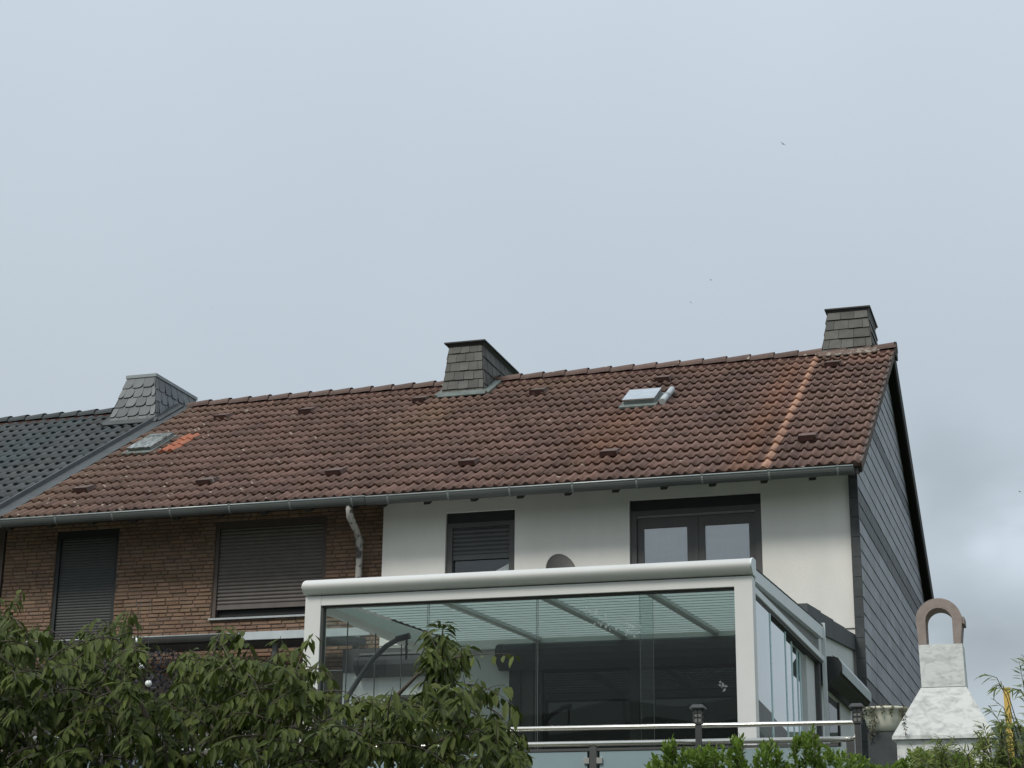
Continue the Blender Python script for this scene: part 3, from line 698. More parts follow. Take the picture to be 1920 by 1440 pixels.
# sliding door in the annex front
dr_ = MB(); dr_.box(-5.72, -3.05, 18.10, 18.12, 2.06, 4.34); do = dr_.build('sliding_door', M['inside'], wh)
fd = MB()
for a, b in ((-5.72, -5.60), (-5.46, -5.36), (-4.42, -4.32), (-3.15, -3.05)): fd.box(a, b, 18.0, 18.07, 2.06, 4.34)
fd.box(-5.60, -5.46, 18.03, 18.06, 2.06, 4.34, 1)
fd.box(-5.72, -3.05, 17.995, 18.075, 4.24, 4.345); fd.build('frame', [M['box'], M['shutd']], do)
bx('pane', M['doorglass'], do, -5.36, -3.15, 18.04, 18.05, 2.1, 4.24)
# annex side: door with window, dark frame
sdm = MB(); sdm.box(AX1-.02, AX1+.012, 19.35, 20.25, 2.1, 4.05); sdo = sdm.build('side_door', M['box'], wh)
bx('frame', M['anth'], sdo, AX1+.013, AX1+.03, 20.17, 20.25, 2.1, 4.06)
sdg = MB(); sdg.box(AX1+.013, AX1+.018, 19.42, 20.15, 2.4, 3.97); sdg.build('pane', M['doorglass'], sdo)
# recessed ground floor wall left of the annex
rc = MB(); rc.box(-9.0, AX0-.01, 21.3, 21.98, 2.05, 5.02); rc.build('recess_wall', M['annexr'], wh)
bx('recess_shade_strip', M['shutd'], wh, -9.0, AX0-.012, 21.262, 21.299, 4.735, 5.03)  # dark strip standing in for the shade above the awning cassette
wz = MB(); wz.box(-8.3, -6.6, 21.27, 21.298, 2.1, 4.40); wzo = wz.build('recess_window', M['inside'], wh)
frame(-8.3, -6.6, 2.1, 4.42, 21.2, 21.268, .07, M['box'], wzo)

# ================================================================== brick house
BY = 22.14
bh = thing('brick_house', (-11.7, 22, 2.05), 'brown brick terraced house with closed roller shutters under brown tiled roof', 'house')
def brick_wall(x0, x1, z0, z1, y, ops, parent):
    m_ = wall_open(x0, x1, z0, z1, y, 9.4, ops, .10)
    for i in range(len(m_.f)): m_.mi[i] = 0
    course = .0545; z = z0; r = 0
    def clear(a, b, c, d): return not any(a < o[1] and b > o[0] and c < o[3]-.001 and d > o[2]+.001 for o in ops)
    while z < z1-.02:
        x = x0+.004-rnd(0, .2); zc = z
        while x < x1:
            ln = random.choice((.20, .20, .20, .235, .10, .17)); a, b = max(x, x0+.004), min(x+ln, x1-.004)
            segs = [(a, b)]
            for o in ops:
                if zc+course > o[2]+.01 and zc < o[3]-.01:
                    ns = []
                    for (p, q) in segs:
                        if q <= o[0] or p >= o[1]: ns.append((p, q))
                        else:
                            if p < o[0]: ns.append((p, o[0]-.003))
                            if q > o[1]: ns.append((o[1]+.003, q))
                    segs = ns
            for p, q in segs:
                if q-p < .03: continue
                k = rnd(.84, 1.16); pr = rnd(.006, .016); jz = rnd(-.002, .002); hue = rnd(.93, 1.07)
                c = (k*hue, k, k*rnd(.9, 1.05)); e = .006
                yb, yf_ = y-.0005, y-pr
                za, zb_ = zc+.004+jz, zc+course-.009+jz
                B_ = [(p, yb, za), (q, yb, za), (q, yb, zb_), (p, yb, zb_)]; F_ = [(p+e, yf_, za+e*.8), (q-e, yf_+rnd(-.003, .003), za+e*.8), (q-e, yf_, zb_-e*.8), (p+e, yf_+rnd(-.003, .003), zb_-e*.8)]
                m_.face(F_, 1, tint=c)
                for i in range(4): m_.face([B_[i], B_[(i+1) % 4], F_[(i+1) % 4], F_[i]], 1, tint=c)
            x += ln+.009
        z += course; r += 1
    return m_.build('wall', [M['mortar'], M['brick']], parent)
s1 = (-11.357, -9.677, 5.661, 7.03); s0 = (-13.878, -12.88, 4.97, 7.03)
brick_wall(-14.72, -8.797, 4.9, 7.22, BY, [s1, s0], bh)
bl = MB(); bl.box(-14.72, -9.01, 22.16, 31.2, 2.0, 4.9); bl.build('lower_wall', M['plaster'], bh)
def brick_window(op, mt, fm, gap, label=None, **kw):
    x0, x1, z0, z1 = op
    rm = MB(); rm.box(x0, x1, BY+.095, BY+.11, z0, z1); wo = rm.build('window', M['inside'], bh, label=label)
    fr_ = MB(); wv = .055
    fr_.box(x0+.001, x0+wv, BY+.012, BY+.09, z0, z1-.001); fr_.box(x1-wv, x1-.001, BY+.012, BY+.09, z0, z1-.001); fr_.box(x0+wv, x1-wv, BY+.012, BY+.09, z1-.10, z1-.001)
    fr_.build('frame', fm, wo, .003)
    shutter_slats(x0+wv+.002, x1-wv-.002, z0+gap, z1-.10, BY+.045, wo, mt, **kw)
    if gap: bx('sill', M['fascia'], wo, x0-.02, x1+.01, BY-.05, BY+.03, z0-.022, z0+.003, .003)
    return wo
M['brownframe'] = mat('brown_window_frame', (.085, .062, .052), .6, .1, 5)
brick_window(s1, M['shutb'], M['brownframe'], .13, 'wide window with brown roller shutter almost closed')
brick_window(s0, M['shutd'], M['box'], 0, 'narrow balcony door window with dark roller shutter fully closed', pitch=.040, dep=.004)
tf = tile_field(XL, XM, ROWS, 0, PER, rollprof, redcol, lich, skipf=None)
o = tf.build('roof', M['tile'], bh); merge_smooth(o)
rb = MB(); slab(XL, XM-.003, rb); rb.build('roof_boards', M['dark'], bh)
rs = MB(); A = [rp(XL, -.03, .03), rp(XM-.003, -.03, .03), rp(XM-.003, SL, .03), rp(XL, SL, .03)]
rs.hexa([(p[0], 2*RY-p[1], p[2]-.03) for p in A]+[(p[0], 2*RY-p[1], p[2]) for p in A], tint=(.13, .08, .066), lichen=.1); rs.build('rear_roof', M['tile'], bh)
ridge(XL, XM, bh, M['tile'], (.125, .082, .068))
gutter(-14.62, -8.79, bh, 7.045, 7)
bx('fascia_board', M['dark'], bh, XL, XM-.003, EY+.0, EY+.022, EZ-.12, EZ-.03)
rafter_ends([-14.3+.66*i for i in range(9)], bh)
chimney(bh, (-9.50, -8.765), (-9.425, -8.87), 26.10, 9.81, 26.26, 10.775, 28.0, M['slate'], 6, 4.6, False, (.075, .022), M['black'], M['patina'], 4, 9)
skylight(bh, -14.06, -13.66, ys(24.28), ys(24.98), .095, .0, M['patina'], M['skypane2'])
ot = MB()
for i in range(3):
    for j in range(1):
        s = ys(24.16)+i*.33; xx = -13.47
        for k in range(12):
            u0, u1 = k/12, (k+1)/12; pf = lambda u: .03*math.cos(min(1, abs((u*2) % 1-.5)/.3)*math.pi/2)
            ot.face([rp(xx+.28*u0, s, .062+pf(u0)), rp(xx+.28*u1, s, .062+pf(u1)), rp(xx+.28*u1, s+.33, .045+pf(u1)), rp(xx+.28*u0, s+.33, .045+pf(u0))], 0, True, tint=(.36*rnd(.9, 1.1), .13, .07), lichen=.02)
            ot.face([rp(xx+.28*u0, s, .02), rp(xx+.28*u1, s, .02), rp(xx+.28*u1, s, .062+pf(u1)), rp(xx+.28*u0, s, .062+pf(u0))], 0, tint=(.3, .09, .045), lichen=.02)
ot.build('replacement_tiles', M['tile'], bh, label='bright orange new roof tiles beside the skylight')
vents_at([(-11.75, 25.86), (-9.70, 22.39), (-9.80, 25.96), (-11.69, 22.38), (-13.69, 22.40), (-13.3, 25.9)], bh, M['tile'])
dp = MB(); dp.tube([(-9.04, 21.40, 7.0), (-9.04, 21.40, 6.90), (-9.05, 21.45, 6.82), (-9.12, 21.85, 6.72), (-9.13, 21.97, 6.64), (-9.13, 22.01, 6.5), (-9.13, 22.01, 2.1)], [.05, .05, .05, .046, .046, .046, .046], 14)
dp.tube([(-9.04, 21.40, 6.955), (-9.04, 21.40, 6.995)], .056, 14)
for z in (6.58, 6.02): dp.tube([(-9.13, 22.01, z), (-9.13, 22.01, z+.05)], .053, 14)
dp.build('downpipe', M['pipe'], bh)
# ground floor canopy of the brick house
cp = MB(); cp.hexa([(-14.6, 20.72, 5.09), (-8.98, 20.72, 5.09), (-8.98, 21.98, 5.20), (-14.6, 21.98, 5.20), (-14.6, 20.72, 5.17), (-8.98, 20.72, 5.17), (-8.98, 21.98, 5.28), (-14.6, 21.98, 5.28)]); cpo = cp.build('canopy_roof', M['under'], bh)
bx('canopy_fascia', M['fascia'], cpo, -10.2, -8.40, 20.66, 20.70, 5.105, 5.205, .003)
cg = MB(); n = 8
for j in range(n):
    t0, t1 = math.pi*j/n, math.pi*(j+1)/n; rr = .07
    cg.face([(-14.6, 20.62-rr*math.cos(t0), 5.17-rr*math.sin(t0)), (-10.2, 20.62-rr*math.cos(t0), 5.17-rr*math.sin(t0)), (-10.2, 20.62-rr*math.cos(t1), 5.17-rr*math.sin(t1)), (-14.6, 20.62-rr*math.cos(t1), 5.17-rr*math.sin(t1))], 0, True)
cg.face([(-10.2, 20.62-.07*math.cos(math.pi*j/n), 5.17-.07*math.sin(math.pi*j/n)) for j in range(n+1)])
cg.tube([(-14.6, 20.55, 5.175), (-10.2, 20.55, 5.175)], .009, 8, 1); cg.build('canopy_gutter', [M['shutd'], M['zincrim']], cpo)
ms = MB(); mp_ = [(-12.3+i*.045, 20.73+rnd(-.012, .012), 5.172+rnd(0, .012)) for i in range(46)]
ms.tube(mp_, [.004]+[rnd(.012, .042) for _ in range(44)]+[.004], 7); ms.build('canopy_moss', M['moss'], cpo)
for xx in (-12.9, -9.75): bx('canopy_post', M['zinc'], bh, xx-.03, xx+.03, 20.80, 20.86, 2.05, 5.088)

# ================================================================== dark roofed house at the far left
dh = thing('dark_roofed_house', (-18, 22, 2.05), 'terraced house with dark grey tiled roof at far left', 'house')
def dprof(u, c): return .042*math.cos(min(1, abs(u-.4)/.40)*math.pi/2) if abs(u-.4) < .40 else 0.0
def dcol(x, s, c, jc, u=None):
    k = .062*(1+(jc-1)*1.3); n_1 = noise.noise(Vector((x, s, 5)))
    return (k*(1+.15*n_1), k*1.14, k*1.18)
tf = tile_field(-21.5, -14.62, 17, 0, .19, dprof, dcol, None, lip=.012, seg=6, stagger=True)
o = tf.build('roof', M['tiled'], dh); merge_smooth(o)
rb = MB(); slab(-21.5, -14.42, rb); rb.build('roof_boards', M['dark'], dh)
rs = MB(); A = [rp(-21.5, -.03, .03), rp(-14.42, -.03, .03), rp(-14.42, SL, .03), rp(-21.5, SL, .03)]
rs.hexa([(p[0], 2*RY-p[1], p[2]-.03) for p in A]+[(p[0], 2*RY-p[1], p[2]) for p in A], tint=(.05, .055, .06)); rs.build('rear_roof', M['tiled'], dh)
ridge(-21.5, -15.2, dh, M['tiled'], (.055, .062, .064), .36)
pf = MB()
pf.hexa([rp(-14.66, -.03, .0), rp(-14.385, -.03, .0), rp(-14.385, SL, .0), rp(-14.66, SL, .0), rp(-14.66, -.03, .05), rp(-14.385, -.03, .035), rp(-14.385, SL, .035), rp(-14.66, SL, .05)])
pf.hexa([rp(-14.68, -.03, .03), rp(-14.60, -.03, .03), rp(-14.60, SL, .03), rp(-14.68, SL, .03), rp(-14.66, -.03, .11), rp(-14.62, -.03, .11), rp(-14.62, SL, .11), rp(-14.66, SL, .11)])
pf.build('party_flashing', M['lead'], dh)
chimney(dh, (-15.54, -14.60), (-15.315, -14.765), 26.02, 9.77, 26.20, 10.66, 27.70, M['slateb'], 5, 5, True, (.02, .055), M['zincrim2'], M['lead'], 4, 9)
skylight(dh, -17.95, -17.45, ys(25.2), ys(25.6), .10, .08, M['lead'])
gutter(-21.5, -14.63, dh, 7.045, 7)
dw = MB(); dw.box(-21.5, -14.74, 22.12, 31.2, 2.0, 7.2); dw.build('wall', M['brownframe'], dh)

# ================================================================== conservatory
cs = thing('conservatory', (-4.5, 16.2, 2.05), 'white aluminium glass conservatory standing on the terrace', 'conservatory')
CX0, CX1, CY = -6.505, -2.51, 14.5
gp_ = [(.10, 4.428)]+[(-.02-.095*max(0, math.sin(math.pi*k/13))**.75, 4.428+.137*k/13+.006*math.sin(math.pi*k/13)) for k in range(14)]+[(.10, 4.567)]
gm = MB()
A = [(CX0, CY+a, z) for a, z in gp_]; B = [(CX1+.0, CY+a, z) for a, z in gp_]
A2 = [(CX0-.03, CY+.0+(a)*.6+.01, 4.495+(z-4.495)*.75) for a, z in gp_]
for i in range(len(gp_)):
    j = (i+1) % len(gp_); sm = 1 <= i <= 6
    gm.face([A[i], B[i], B[j], A[j]], 0, 1 <= i <= 13); gm.face([A2[i], A[i], A[j], A2[j]], 0, True)
gm.face(A2[::-1]); gm.face(B)
gmo = gm.build('front_gutter', M['white'], cs); merge_smooth(gmo)
ec = MB(); ec.extrude([(a*1.06, 4.495+(z-4.495)*1.06) for a, z in gp_], lambda p, a: (a, CY+p[0], p[1]), CX1+.001, CX1+.014); ec.build('gutter_end_cap', M['whiteg'], cs)
bx('front_beam', M['white'], cs, CX0+.15, CX1-.151, CY-.02, CY+.10, 4.335, 4.418, .004)
sb = MB(); sb.box(CX0+.14, CX1-.14, CY-.012, CY+.1, 4.4185, 4.4245); sb.build('shadow_gap', M['lead'], cs)
for a, b in ((CX0, CX0+.148), (CX1-.150, CX1)): bx('post', M['white'], cs, a, b, CY-.022, CY+.12, 2.06, 4.4175, .005)
tk = MB(); tk.box(CX0+.149, CX1-.151, CY+.02, CY+.07, 4.318, 4.334); tk.box(CX0+.149, CX0+.165, CY+.0, CY+.07, 2.06, 4.317); tk.build('glass_track', M['anth'], cs)
bx('bottom_rail', M['white'], cs, CX0+.15, CX1-.151, CY-.005, CY+.09, 2.06, 2.16)
# rafters, roof glass and blinds
def cz(y): return 4.385+.036*(y-CY)
rear = 18.66
for x in (-5.38, -4.45, -3.50):
    rf = MB(); y0, y1 = CY+.10, 17.98; hw = .04
    prof2 = [(-hw, 0), (-hw*.6, -.012), (hw*.6, -.012), (hw, 0), (hw, .075), (-hw, .075)]
    A = [(x+p, y0, cz(y0)+q) for p, q in prof2]; B = [(x+p, y1, cz(y1)+q) for p, q in prof2]
    for i in range(6): j = (i+1) % 6; rf.face([A[i], A[j], B[j], B[i]])
    rf.face(A[::-1]); rf.face(B); rf.build('rafter', M['greyfr'], cs, .004)
sr = MB()
sr.hexa([(CX1-.06, CY+.09, 4.40), (CX1, CY+.09, 4.40), (CX1, rear, 4.535), (CX1-.06, rear, 4.535), (CX1-.06, CY+.09, 4.50), (CX1, CY+.09, 4.50), (CX1, rear, 4.66), (CX1-.06, rear, 4.66)])
sr.build('side_rafter', M['whiteg'], cs, .004)
sr = MB(); sr.hexa([(CX1-.05, CY+.09, 4.505), (CX1+.004, CY+.09, 4.505), (CX1+.004, rear, 4.664), (CX1-.05, rear, 4.664), (CX1-.05, CY+.09, 4.513), (CX1+.004, CY+.09, 4.513), (CX1+.004, rear, 4.674), (CX1-.05, rear, 4.674)]); sr.build('roof_gasket', M['box'], cs)
tr_ = MB(); tr_.box(CX1-.13, CX1-.002, CY+.125, rear, 4.30, 4.355); tr_.build('side_track', M['whiteg'], cs, .004)
tr_ = MB(); 
for k in range(4): tr_.box(CX1-.020-.026*k-.012, CX1-.020-.026*k, CY+.125, rear-.02, 4.272, 4.2995)
tr_.build('track_profile', M['shutd'], cs)
wg = MB(); wg.face([(CX1-.05, CY+.2, 4.357), (CX1-.05, rear, 4.357), (CX1-.05, rear, 4.534), (CX1-.05, CY+.2, 4.403)]); wg.build('side_wedge', M['fascia_d'], cs)
bx('wall_post', M['whiteg'], cs, CX1-.02, CX1+.02, rear, rear+.04, 2.06, 4.70, .003)
bx('rear_post', M['anth'], cs, CX1-.10, CX1-.04, rear-.10, rear-.005, 2.06, 4.29)
lt = MB(); lt.hexa([(CX0, CY+.125, 4.335), (-6.30, CY+.125, 4.335), (-6.30, 17.98, 4.335), (CX0, 17.98, 4.335), (CX0, CY+.125, 4.40), (-6.30, CY+.125, 4.40), (-6.30, 17.98, 4.52), (CX0, 17.98, 4.52)]); lt.build('left_side_beam', M['greyfr'], cs)
rg = MB(); rg.hexa([(CX0, CY+.08, cz(CY)+.085), (CX1-.065, CY+.08, cz(CY)+.085), (CX1-.065, 17.98, cz(17.98)+.085), (CX0, 17.98, cz(17.98)+.085), (CX0, CY+.08, cz(CY)+.095), (CX1-.065, CY+.08, cz(CY)+.095), (CX1-.065, 17.98, cz(17.98)+.095), (CX0, 17.98, cz(17.98)+.095)]); rg.build('roof_glass', M['roofglass'], cs)
rx = [CX0+.12, -6.33, -5.38, -4.45, -3.50, CX1-.062]
for a, b in zip(rx[1:-1], rx[2:]):
    bd = MB(); y = CY+.16
    while y < 17.80:
        y2 = y+.165
        bd.hexa([(a+.045, y, cz(y)+.035), (b-.045, y, cz(y)+.035), (b-.045, y2, cz(y2)+.022), (a+.045, y2, cz(y2)+.022), (a+.045, y, cz(y)+.040), (b-.045, y, cz(y)+.040), (b-.045, y2, cz(y2)+.027), (a+.045, y2, cz(y2)+.027)])
        bd.box(a+.045, b-.045, y2-.003, y2+.010, cz(y2)+.019, cz(y2)+.026, 1)
        y += .172
    bd.build('roof_blind', [M['blind'], M['fascia']], cs)
bx('rear_beam', M['greyfr'], cs, CX0, CX1-.065, 17.90, 17.985, 4.44, 4.545)
# front sliding panes
fx = [-6.355, -5.37, -4.385, -3.48, -2.662]
for i, (a, b) in enumerate(zip(fx, fx[1:])):
    yy = CY+.03+.012*(i % 3); ov = .115 if i == 2 else .02
    gl_ = MB(); gl_.face([(a, yy, 2.17), (b+(ov if i < 3 else 0)-(.0), yy, 2.17), (b+(ov if i < 3 else 0), yy, 4.317), (a, yy, 4.317)]); go_ = gl_.build('front_pane', M['glass'], cs)
    if i < 3:
        ed = MB(); ed.box(b+ov-.0025, b+ov+.0, yy-.003, yy+.003, 2.17, 4.316); ed.box(b-.0025, b+.0, yy+.009, yy+.013, 2.17, 4.316); ed.build('pane_edge', M['fascia_d'], go_)
# side panes right, one behind the other in their tracks
sy = [14.63, 15.48, 16.46, 17.0, 17.5, 17.72]
for i, (a, b) in enumerate(zip(sy, sy[1:])):
    xx = CX1-.026-.026*min(i, 3)-(.006 if i == 4 else 0)
    q = MB(); q.face([(xx, a-(.06 if i else 0), 2.12), (xx, b, 2.12), (xx, b, 4.27-.006*i), (xx, a-(.06 if i else 0), 4.27-.006*i)]); qo = q.build('side_pane', M['sideglass'], cs)
    ed = MB(); ed.box(xx-.006, xx+.006, b-.035, b, 2.12, 4.268-.006*i); ed.build('pane_edge', M['pedge'] if 'pedge' in M else M['frost'], qo)
ly = [14.63, 15.35, 16.05, 16.75, 17.6]
for i, (a, b) in enumerate(zip(ly, ly[1:])):
    q = MB(); q.face([(CX0+.05, a, 2.12), (CX0+.05, b, 2.12), (CX0+.05, b, 4.33), (CX0+.05, a, 4.33)]); qo = q.build('left_side_pane', M['roofglass'], cs)
    ed = MB(); ed.box(CX0+.046, CX0+.054, b-.012, b, 2.12, 4.33); ed.build('pane_edge', M['shutd'], qo)
# frosted leaf-shaped marks on the front glass
def pale_mark(cx, cz_, sc):
    m_ = MB(); y = CY+.026
    for k in range(11):
        a = rnd(-1, 7); d = rnd(.1, 1)*sc; c = (cx+d*math.cos(a), cz_+d*.7*math.sin(a)); b_ = rnd(0, 6); ln = rnd(.018, .045)
        dx, dz = math.cos(b_)*ln, math.sin(b_)*ln
        m_.face([(c[0], y, c[1]), (c[0]+dx*.5-dz*.25, y, c[1]+dz*.5+dx*.25), (c[0]+dx, y, c[1]+dz), (c[0]+dx*.5+dz*.25, y, c[1]+dz*.5-dx*.25)])
    m_.build('pane_mark', M['pale_mark'], cs)
pale_mark(-3.92, 4.20, .10); pale_mark(-3.78, 4.06, .10); pale_mark(-3.55, 4.03, .08); pale_mark(-2.79, 3.52, .07)
# awnings
def awning(name, label, pts, fn, a0, a1):
    t = thing(name, fn((0, pts[0][1]), a0), label, 'awning')
    m_ = MB(); m_.extrude(pts, fn, a0+.02, a1-.02, 0, False); m_.build('cassette', M['box'], t, .004)
    e = MB(); big = [(p*1.04+.0, 4.25+(z-4.25)*1.04) if fn((0, 0), 0)[0] != 0 or True else (p, z) for p, z in pts]
    return t, e, big
apr = [(0, 4.11), (.0, 4.375), (.13, 4.375), (.20, 4.35), (.235, 4.30), (.24, 4.24), (.20, 4.17), (.10, 4.10)]
t_, e, big = awning('side_awning', 'closed dark awning cassette on the annex side wall behind the lantern', apr, lambda p, a: (AX1+.002+p[0], a, p[1]), 18.85, 21.46)
e.extrude([(p*1.03, z) for p, z in apr], lambda p, a: (AX1+.002+p[0], a, p[1]), 18.83, 18.868); e.build('end_cap', M['black'], t_); e = MB(); e.extrude([(p*1.03, z) for p, z in apr], lambda p, a: (AX1+.002+p[0], a, p[1]), 21.442, 21.48); e.build('end_cap', M['black'], t_)
cv = MB(); cv.extrude([(.245, 4.20), (.248, 4.30), (.21, 4.365), (.14, 4.392), (.14, 4.386), (.205, 4.360), (.242, 4.30), (.239, 4.20)], lambda p, a: (AX1+.004+p[0], a, p[1]), 18.87, 21.44); cv.build('cover', M['fascia'], t_)
t_, e, big = awning('inner_awning', 'long dark awning cassette over the sliding door inside the conservatory', apr, lambda p, a: (a, AY-.003-p[0], p[1]+.10), -5.76, -2.95)
e.extrude([(p*1.05, z) for p, z in apr], lambda p, a: (a, AY-.003-p[0], p[1]+.10), -5.80, -5.742); e.build('end_cap', M['black'], t_)
t_, e, big = awning('recess_awning', 'dark awning cassette seen through the left conservatory panes', apr, lambda p, a: (a, 21.295-p[0], p[1]+.55), -8.72, -6.4)
e.extrude([(p*1.05, z) for p, z in apr], lambda p, a: (a, 21.295-p[0], p[1]+.55), -8.76, -8.702); e.build('end_cap', M['black'], t_)
cv = MB(); cv.extrude([(.02, 4.935), (.02, 4.96), (.2, 4.945), (.2, 4.92)], lambda p, a: (a, 21.295-p[0], p[1]), -8.7, -6.4); cv.build('cover', M['fascia_d'], t_)

# hanging chair stand inside the conservatory
hs = thing('hanging_chair_stand', (-6.0, 15.3, 2.05), 'curved dark steel arm with chain hook behind the left conservatory glass', 'hanging chair stand')
PA = [(-6.44, 15.3, 2.1), (-6.46, 15.3, 2.9), (-6.42, 15.3, 3.62), (-6.31, 15.3, 3.79), (-6.17, 15.3, 3.975), (-6.05, 15.3, 4.085), (-5.94, 15.3, 4.14), (-5.84, 15.3, 4.165)]
PA = [Vector(q) for q in PA]
a_ = MB(); a_.tube(PA, [.026, .026, .025, .024, .024, .024, .024, .024], 10); a_.build('arm', M['steel2'], hs)
a_ = MB(); a_.tube([(-5.95, 15.3, 4.145), (-5.82, 15.3, 4.172)], .030, 8); a_.build('sleeve', M['black'], hs)
a_ = MB()
for k in range(5): a_.tube([(-5.85+.006*(k % 2), 15.3, 4.14-.036*k), (-5.85-.006*(k % 2), 15.3, 4.10-.036*k)], .011, 6)
a_.build('chain', M['black'], hs)
a_ = MB(); a_.lathe([(.001, 0), (.45, 0), (.45, .03), (.05, .05), (.001, .05)], (-6.0, 15.4, 2.06), 24); a_.build('base', M['black'], hs)

# satellite dish
sdt = thing('satellite_dish', (-6.18, 21.72, 5.9), 'dark grey satellite dish on the white wall above the conservatory', 'satellite dish')
dm = MB(); Rd = .26; nr, na = 6, 28
ax = Vector((.50, -.80, .33)).normalized(); e1 = ax.cross(Vector((0, 0, 1))).normalized(); e2 = e1.cross(ax)
c0 = Vector((-6.185, 21.62, 5.955))
def dpt(r, a, off=0): q = r/Rd; return c0+(e1*math.cos(a)*r*.78+e2*math.sin(a)*r*1.08)+ax*(.05*q*q-.05+off)
for off in (0, -.008):
    for i in range(nr):
        for j in range(na):
            ra, rb2 = Rd*i/nr, Rd*(i+1)/nr; t0, t1 = 2*math.pi*j/na, 2*math.pi*(j+1)/na
            if i == 0: dm.face([dpt(0, 0, off), dpt(rb2, t0, off), dpt(rb2, t1, off)], 0, True)
            else: dm.face([dpt(ra, t0, off), dpt(rb2, t0, off), dpt(rb2, t1, off), dpt(ra, t1, off)], 0, True)
dm.tube([dpt(Rd, 2*math.pi*j/na, -.004) for j in range(na+1)], .008, 6, 0, False); dm.build('dish', M['dish'], sdt)
am = MB(); am.tube([dpt(Rd, -math.pi/2), c0+ax*.35-e2*.12], .012, 8); am.build('feed_arm', M['dish'], sdt)
am = MB(); am.tube([c0-ax*.05, (-6.185, 21.80, 5.90), (-6.185, 21.995, 5.90)], .022, 8); am.build('bracket', M['zinc'], sdt)

# ================================================================== railing
RYY = 13.6
rl = thing('terrace_railing', (-4.5, RYY, 2.05), 'steel railing with frosted glass panels along the terrace edge', 'railing')
a_ = MB(); a_.tube([(-9.5, RYY, 3.135), (-1.64, RYY, 3.105), (-1.615, RYY, 3.095), (-1.608, RYY, 3.07), (-1.608, RYY, 3.02), (-1.62, RYY, 2.995), (-1.65, RYY, 2.985)], .019, 12); a_.build('handrail', M['alu'], rl)
a_ = MB(); a_.tube([(-9.5, RYY, 3.008), (-1.655, RYY, 2.985)], .021, 12); a_.build('lower_rail', M['alu'], rl)
a_ = MB(); a_.box(-9.5, -1.75, RYY-.012, RYY+.012, 2.935, 2.955); a_.build('glass_holder', M['shutd'], rl)
px_ = [-8.6, -7.36, -6.12, -4.88, -3.63, -2.80, -1.66]
for i, x in enumerate(px_):
    a_ = MB(); a_.box(x-.028, x+.028, RYY-.02, RYY+.02, 2.05, 2.966); a_.box(x-.012, x+.012, RYY-.01, RYY+.01, 2.96, 3.0); po = a_.build('post', M['shutd'], rl, .003)
    for sx in (-1, 1):
        for zz in (2.86, 2.25):
            c_ = MB(); c_.box(x+sx*.052-.022, x+sx*.052+.022, RYY-.026, RYY+.016, zz-.022, zz+.022); c_.build('clamp', M['alu'], po, .006)
for a, b in zip([-9.5]+px_, px_):
    if b-a < .3: continue
    q = MB(); q.box(a+.05, b-.05, RYY-.005, RYY+.005, 2.12, 2.93); q.build('glass_panel', M['frost'], rl)
# lanterns
def lantern(x, y, zt, label):
    t = thing('garden_lantern', (x, y, 0.3), label, 'lantern', 'garden lanterns at the railing')
    a_ = MB(); a_.box(x-.021, x+.021, y-.021, y+.021, .3, zt-.13); a_.box(x-.03, x+.03, y-.03, y+.03, zt-.145, zt-.13); a_.build('post', M['lamp'], t, .003)
    a_ = MB()
    for sx in (-1, 1):
        for sy_ in (-1, 1): a_.box(x+sx*.031-.004, x+sx*.031+.004, y+sy_*.031-.004, y+sy_*.031+.004, zt-.13, zt-.022)
    for zz in (zt-.095, zt-.062): a_.box(x-.034, x+.034, y-.0345, y+.0345, zz-.002, zz+.002)
    a_.box(x-.003, x+.003, y-.0345, y+.0345, zt-.13, zt-.022); a_.build('cage', M['lamp'], t)
    a_ = MB(); a_.box(x-.026, x+.026, y-.026, y+.026, zt-.13, zt-.024); a_.build('glass', M['lampg'], t)
    a_ = MB(); q = [(x+sx*.056, y+sy_*.056, zt-.024) for sx, sy_ in ((-1, -1), (1, -1), (1, 1), (-1, 1))]; q2 = [(x+sx*.034, y+sy_*.034, zt) for sx, sy_ in ((-1, -1), (1, -1), (1, 1), (-1, 1))]
    a_.hexa([(p[0], p[1], p[2]-.008) for p in q]+q); a_.hexa([(p[0], p[1], p[2]+.0005) for p in q]+q2); a_.build('roof', M['lamp'], t)
lantern(-2.765, 13.42, 3.245, 'black garden lantern on a post in front of the dark sliding door')
lantern(-1.588, 13.50, 3.232, 'black garden lantern at the right end of the railing beside the bowl')

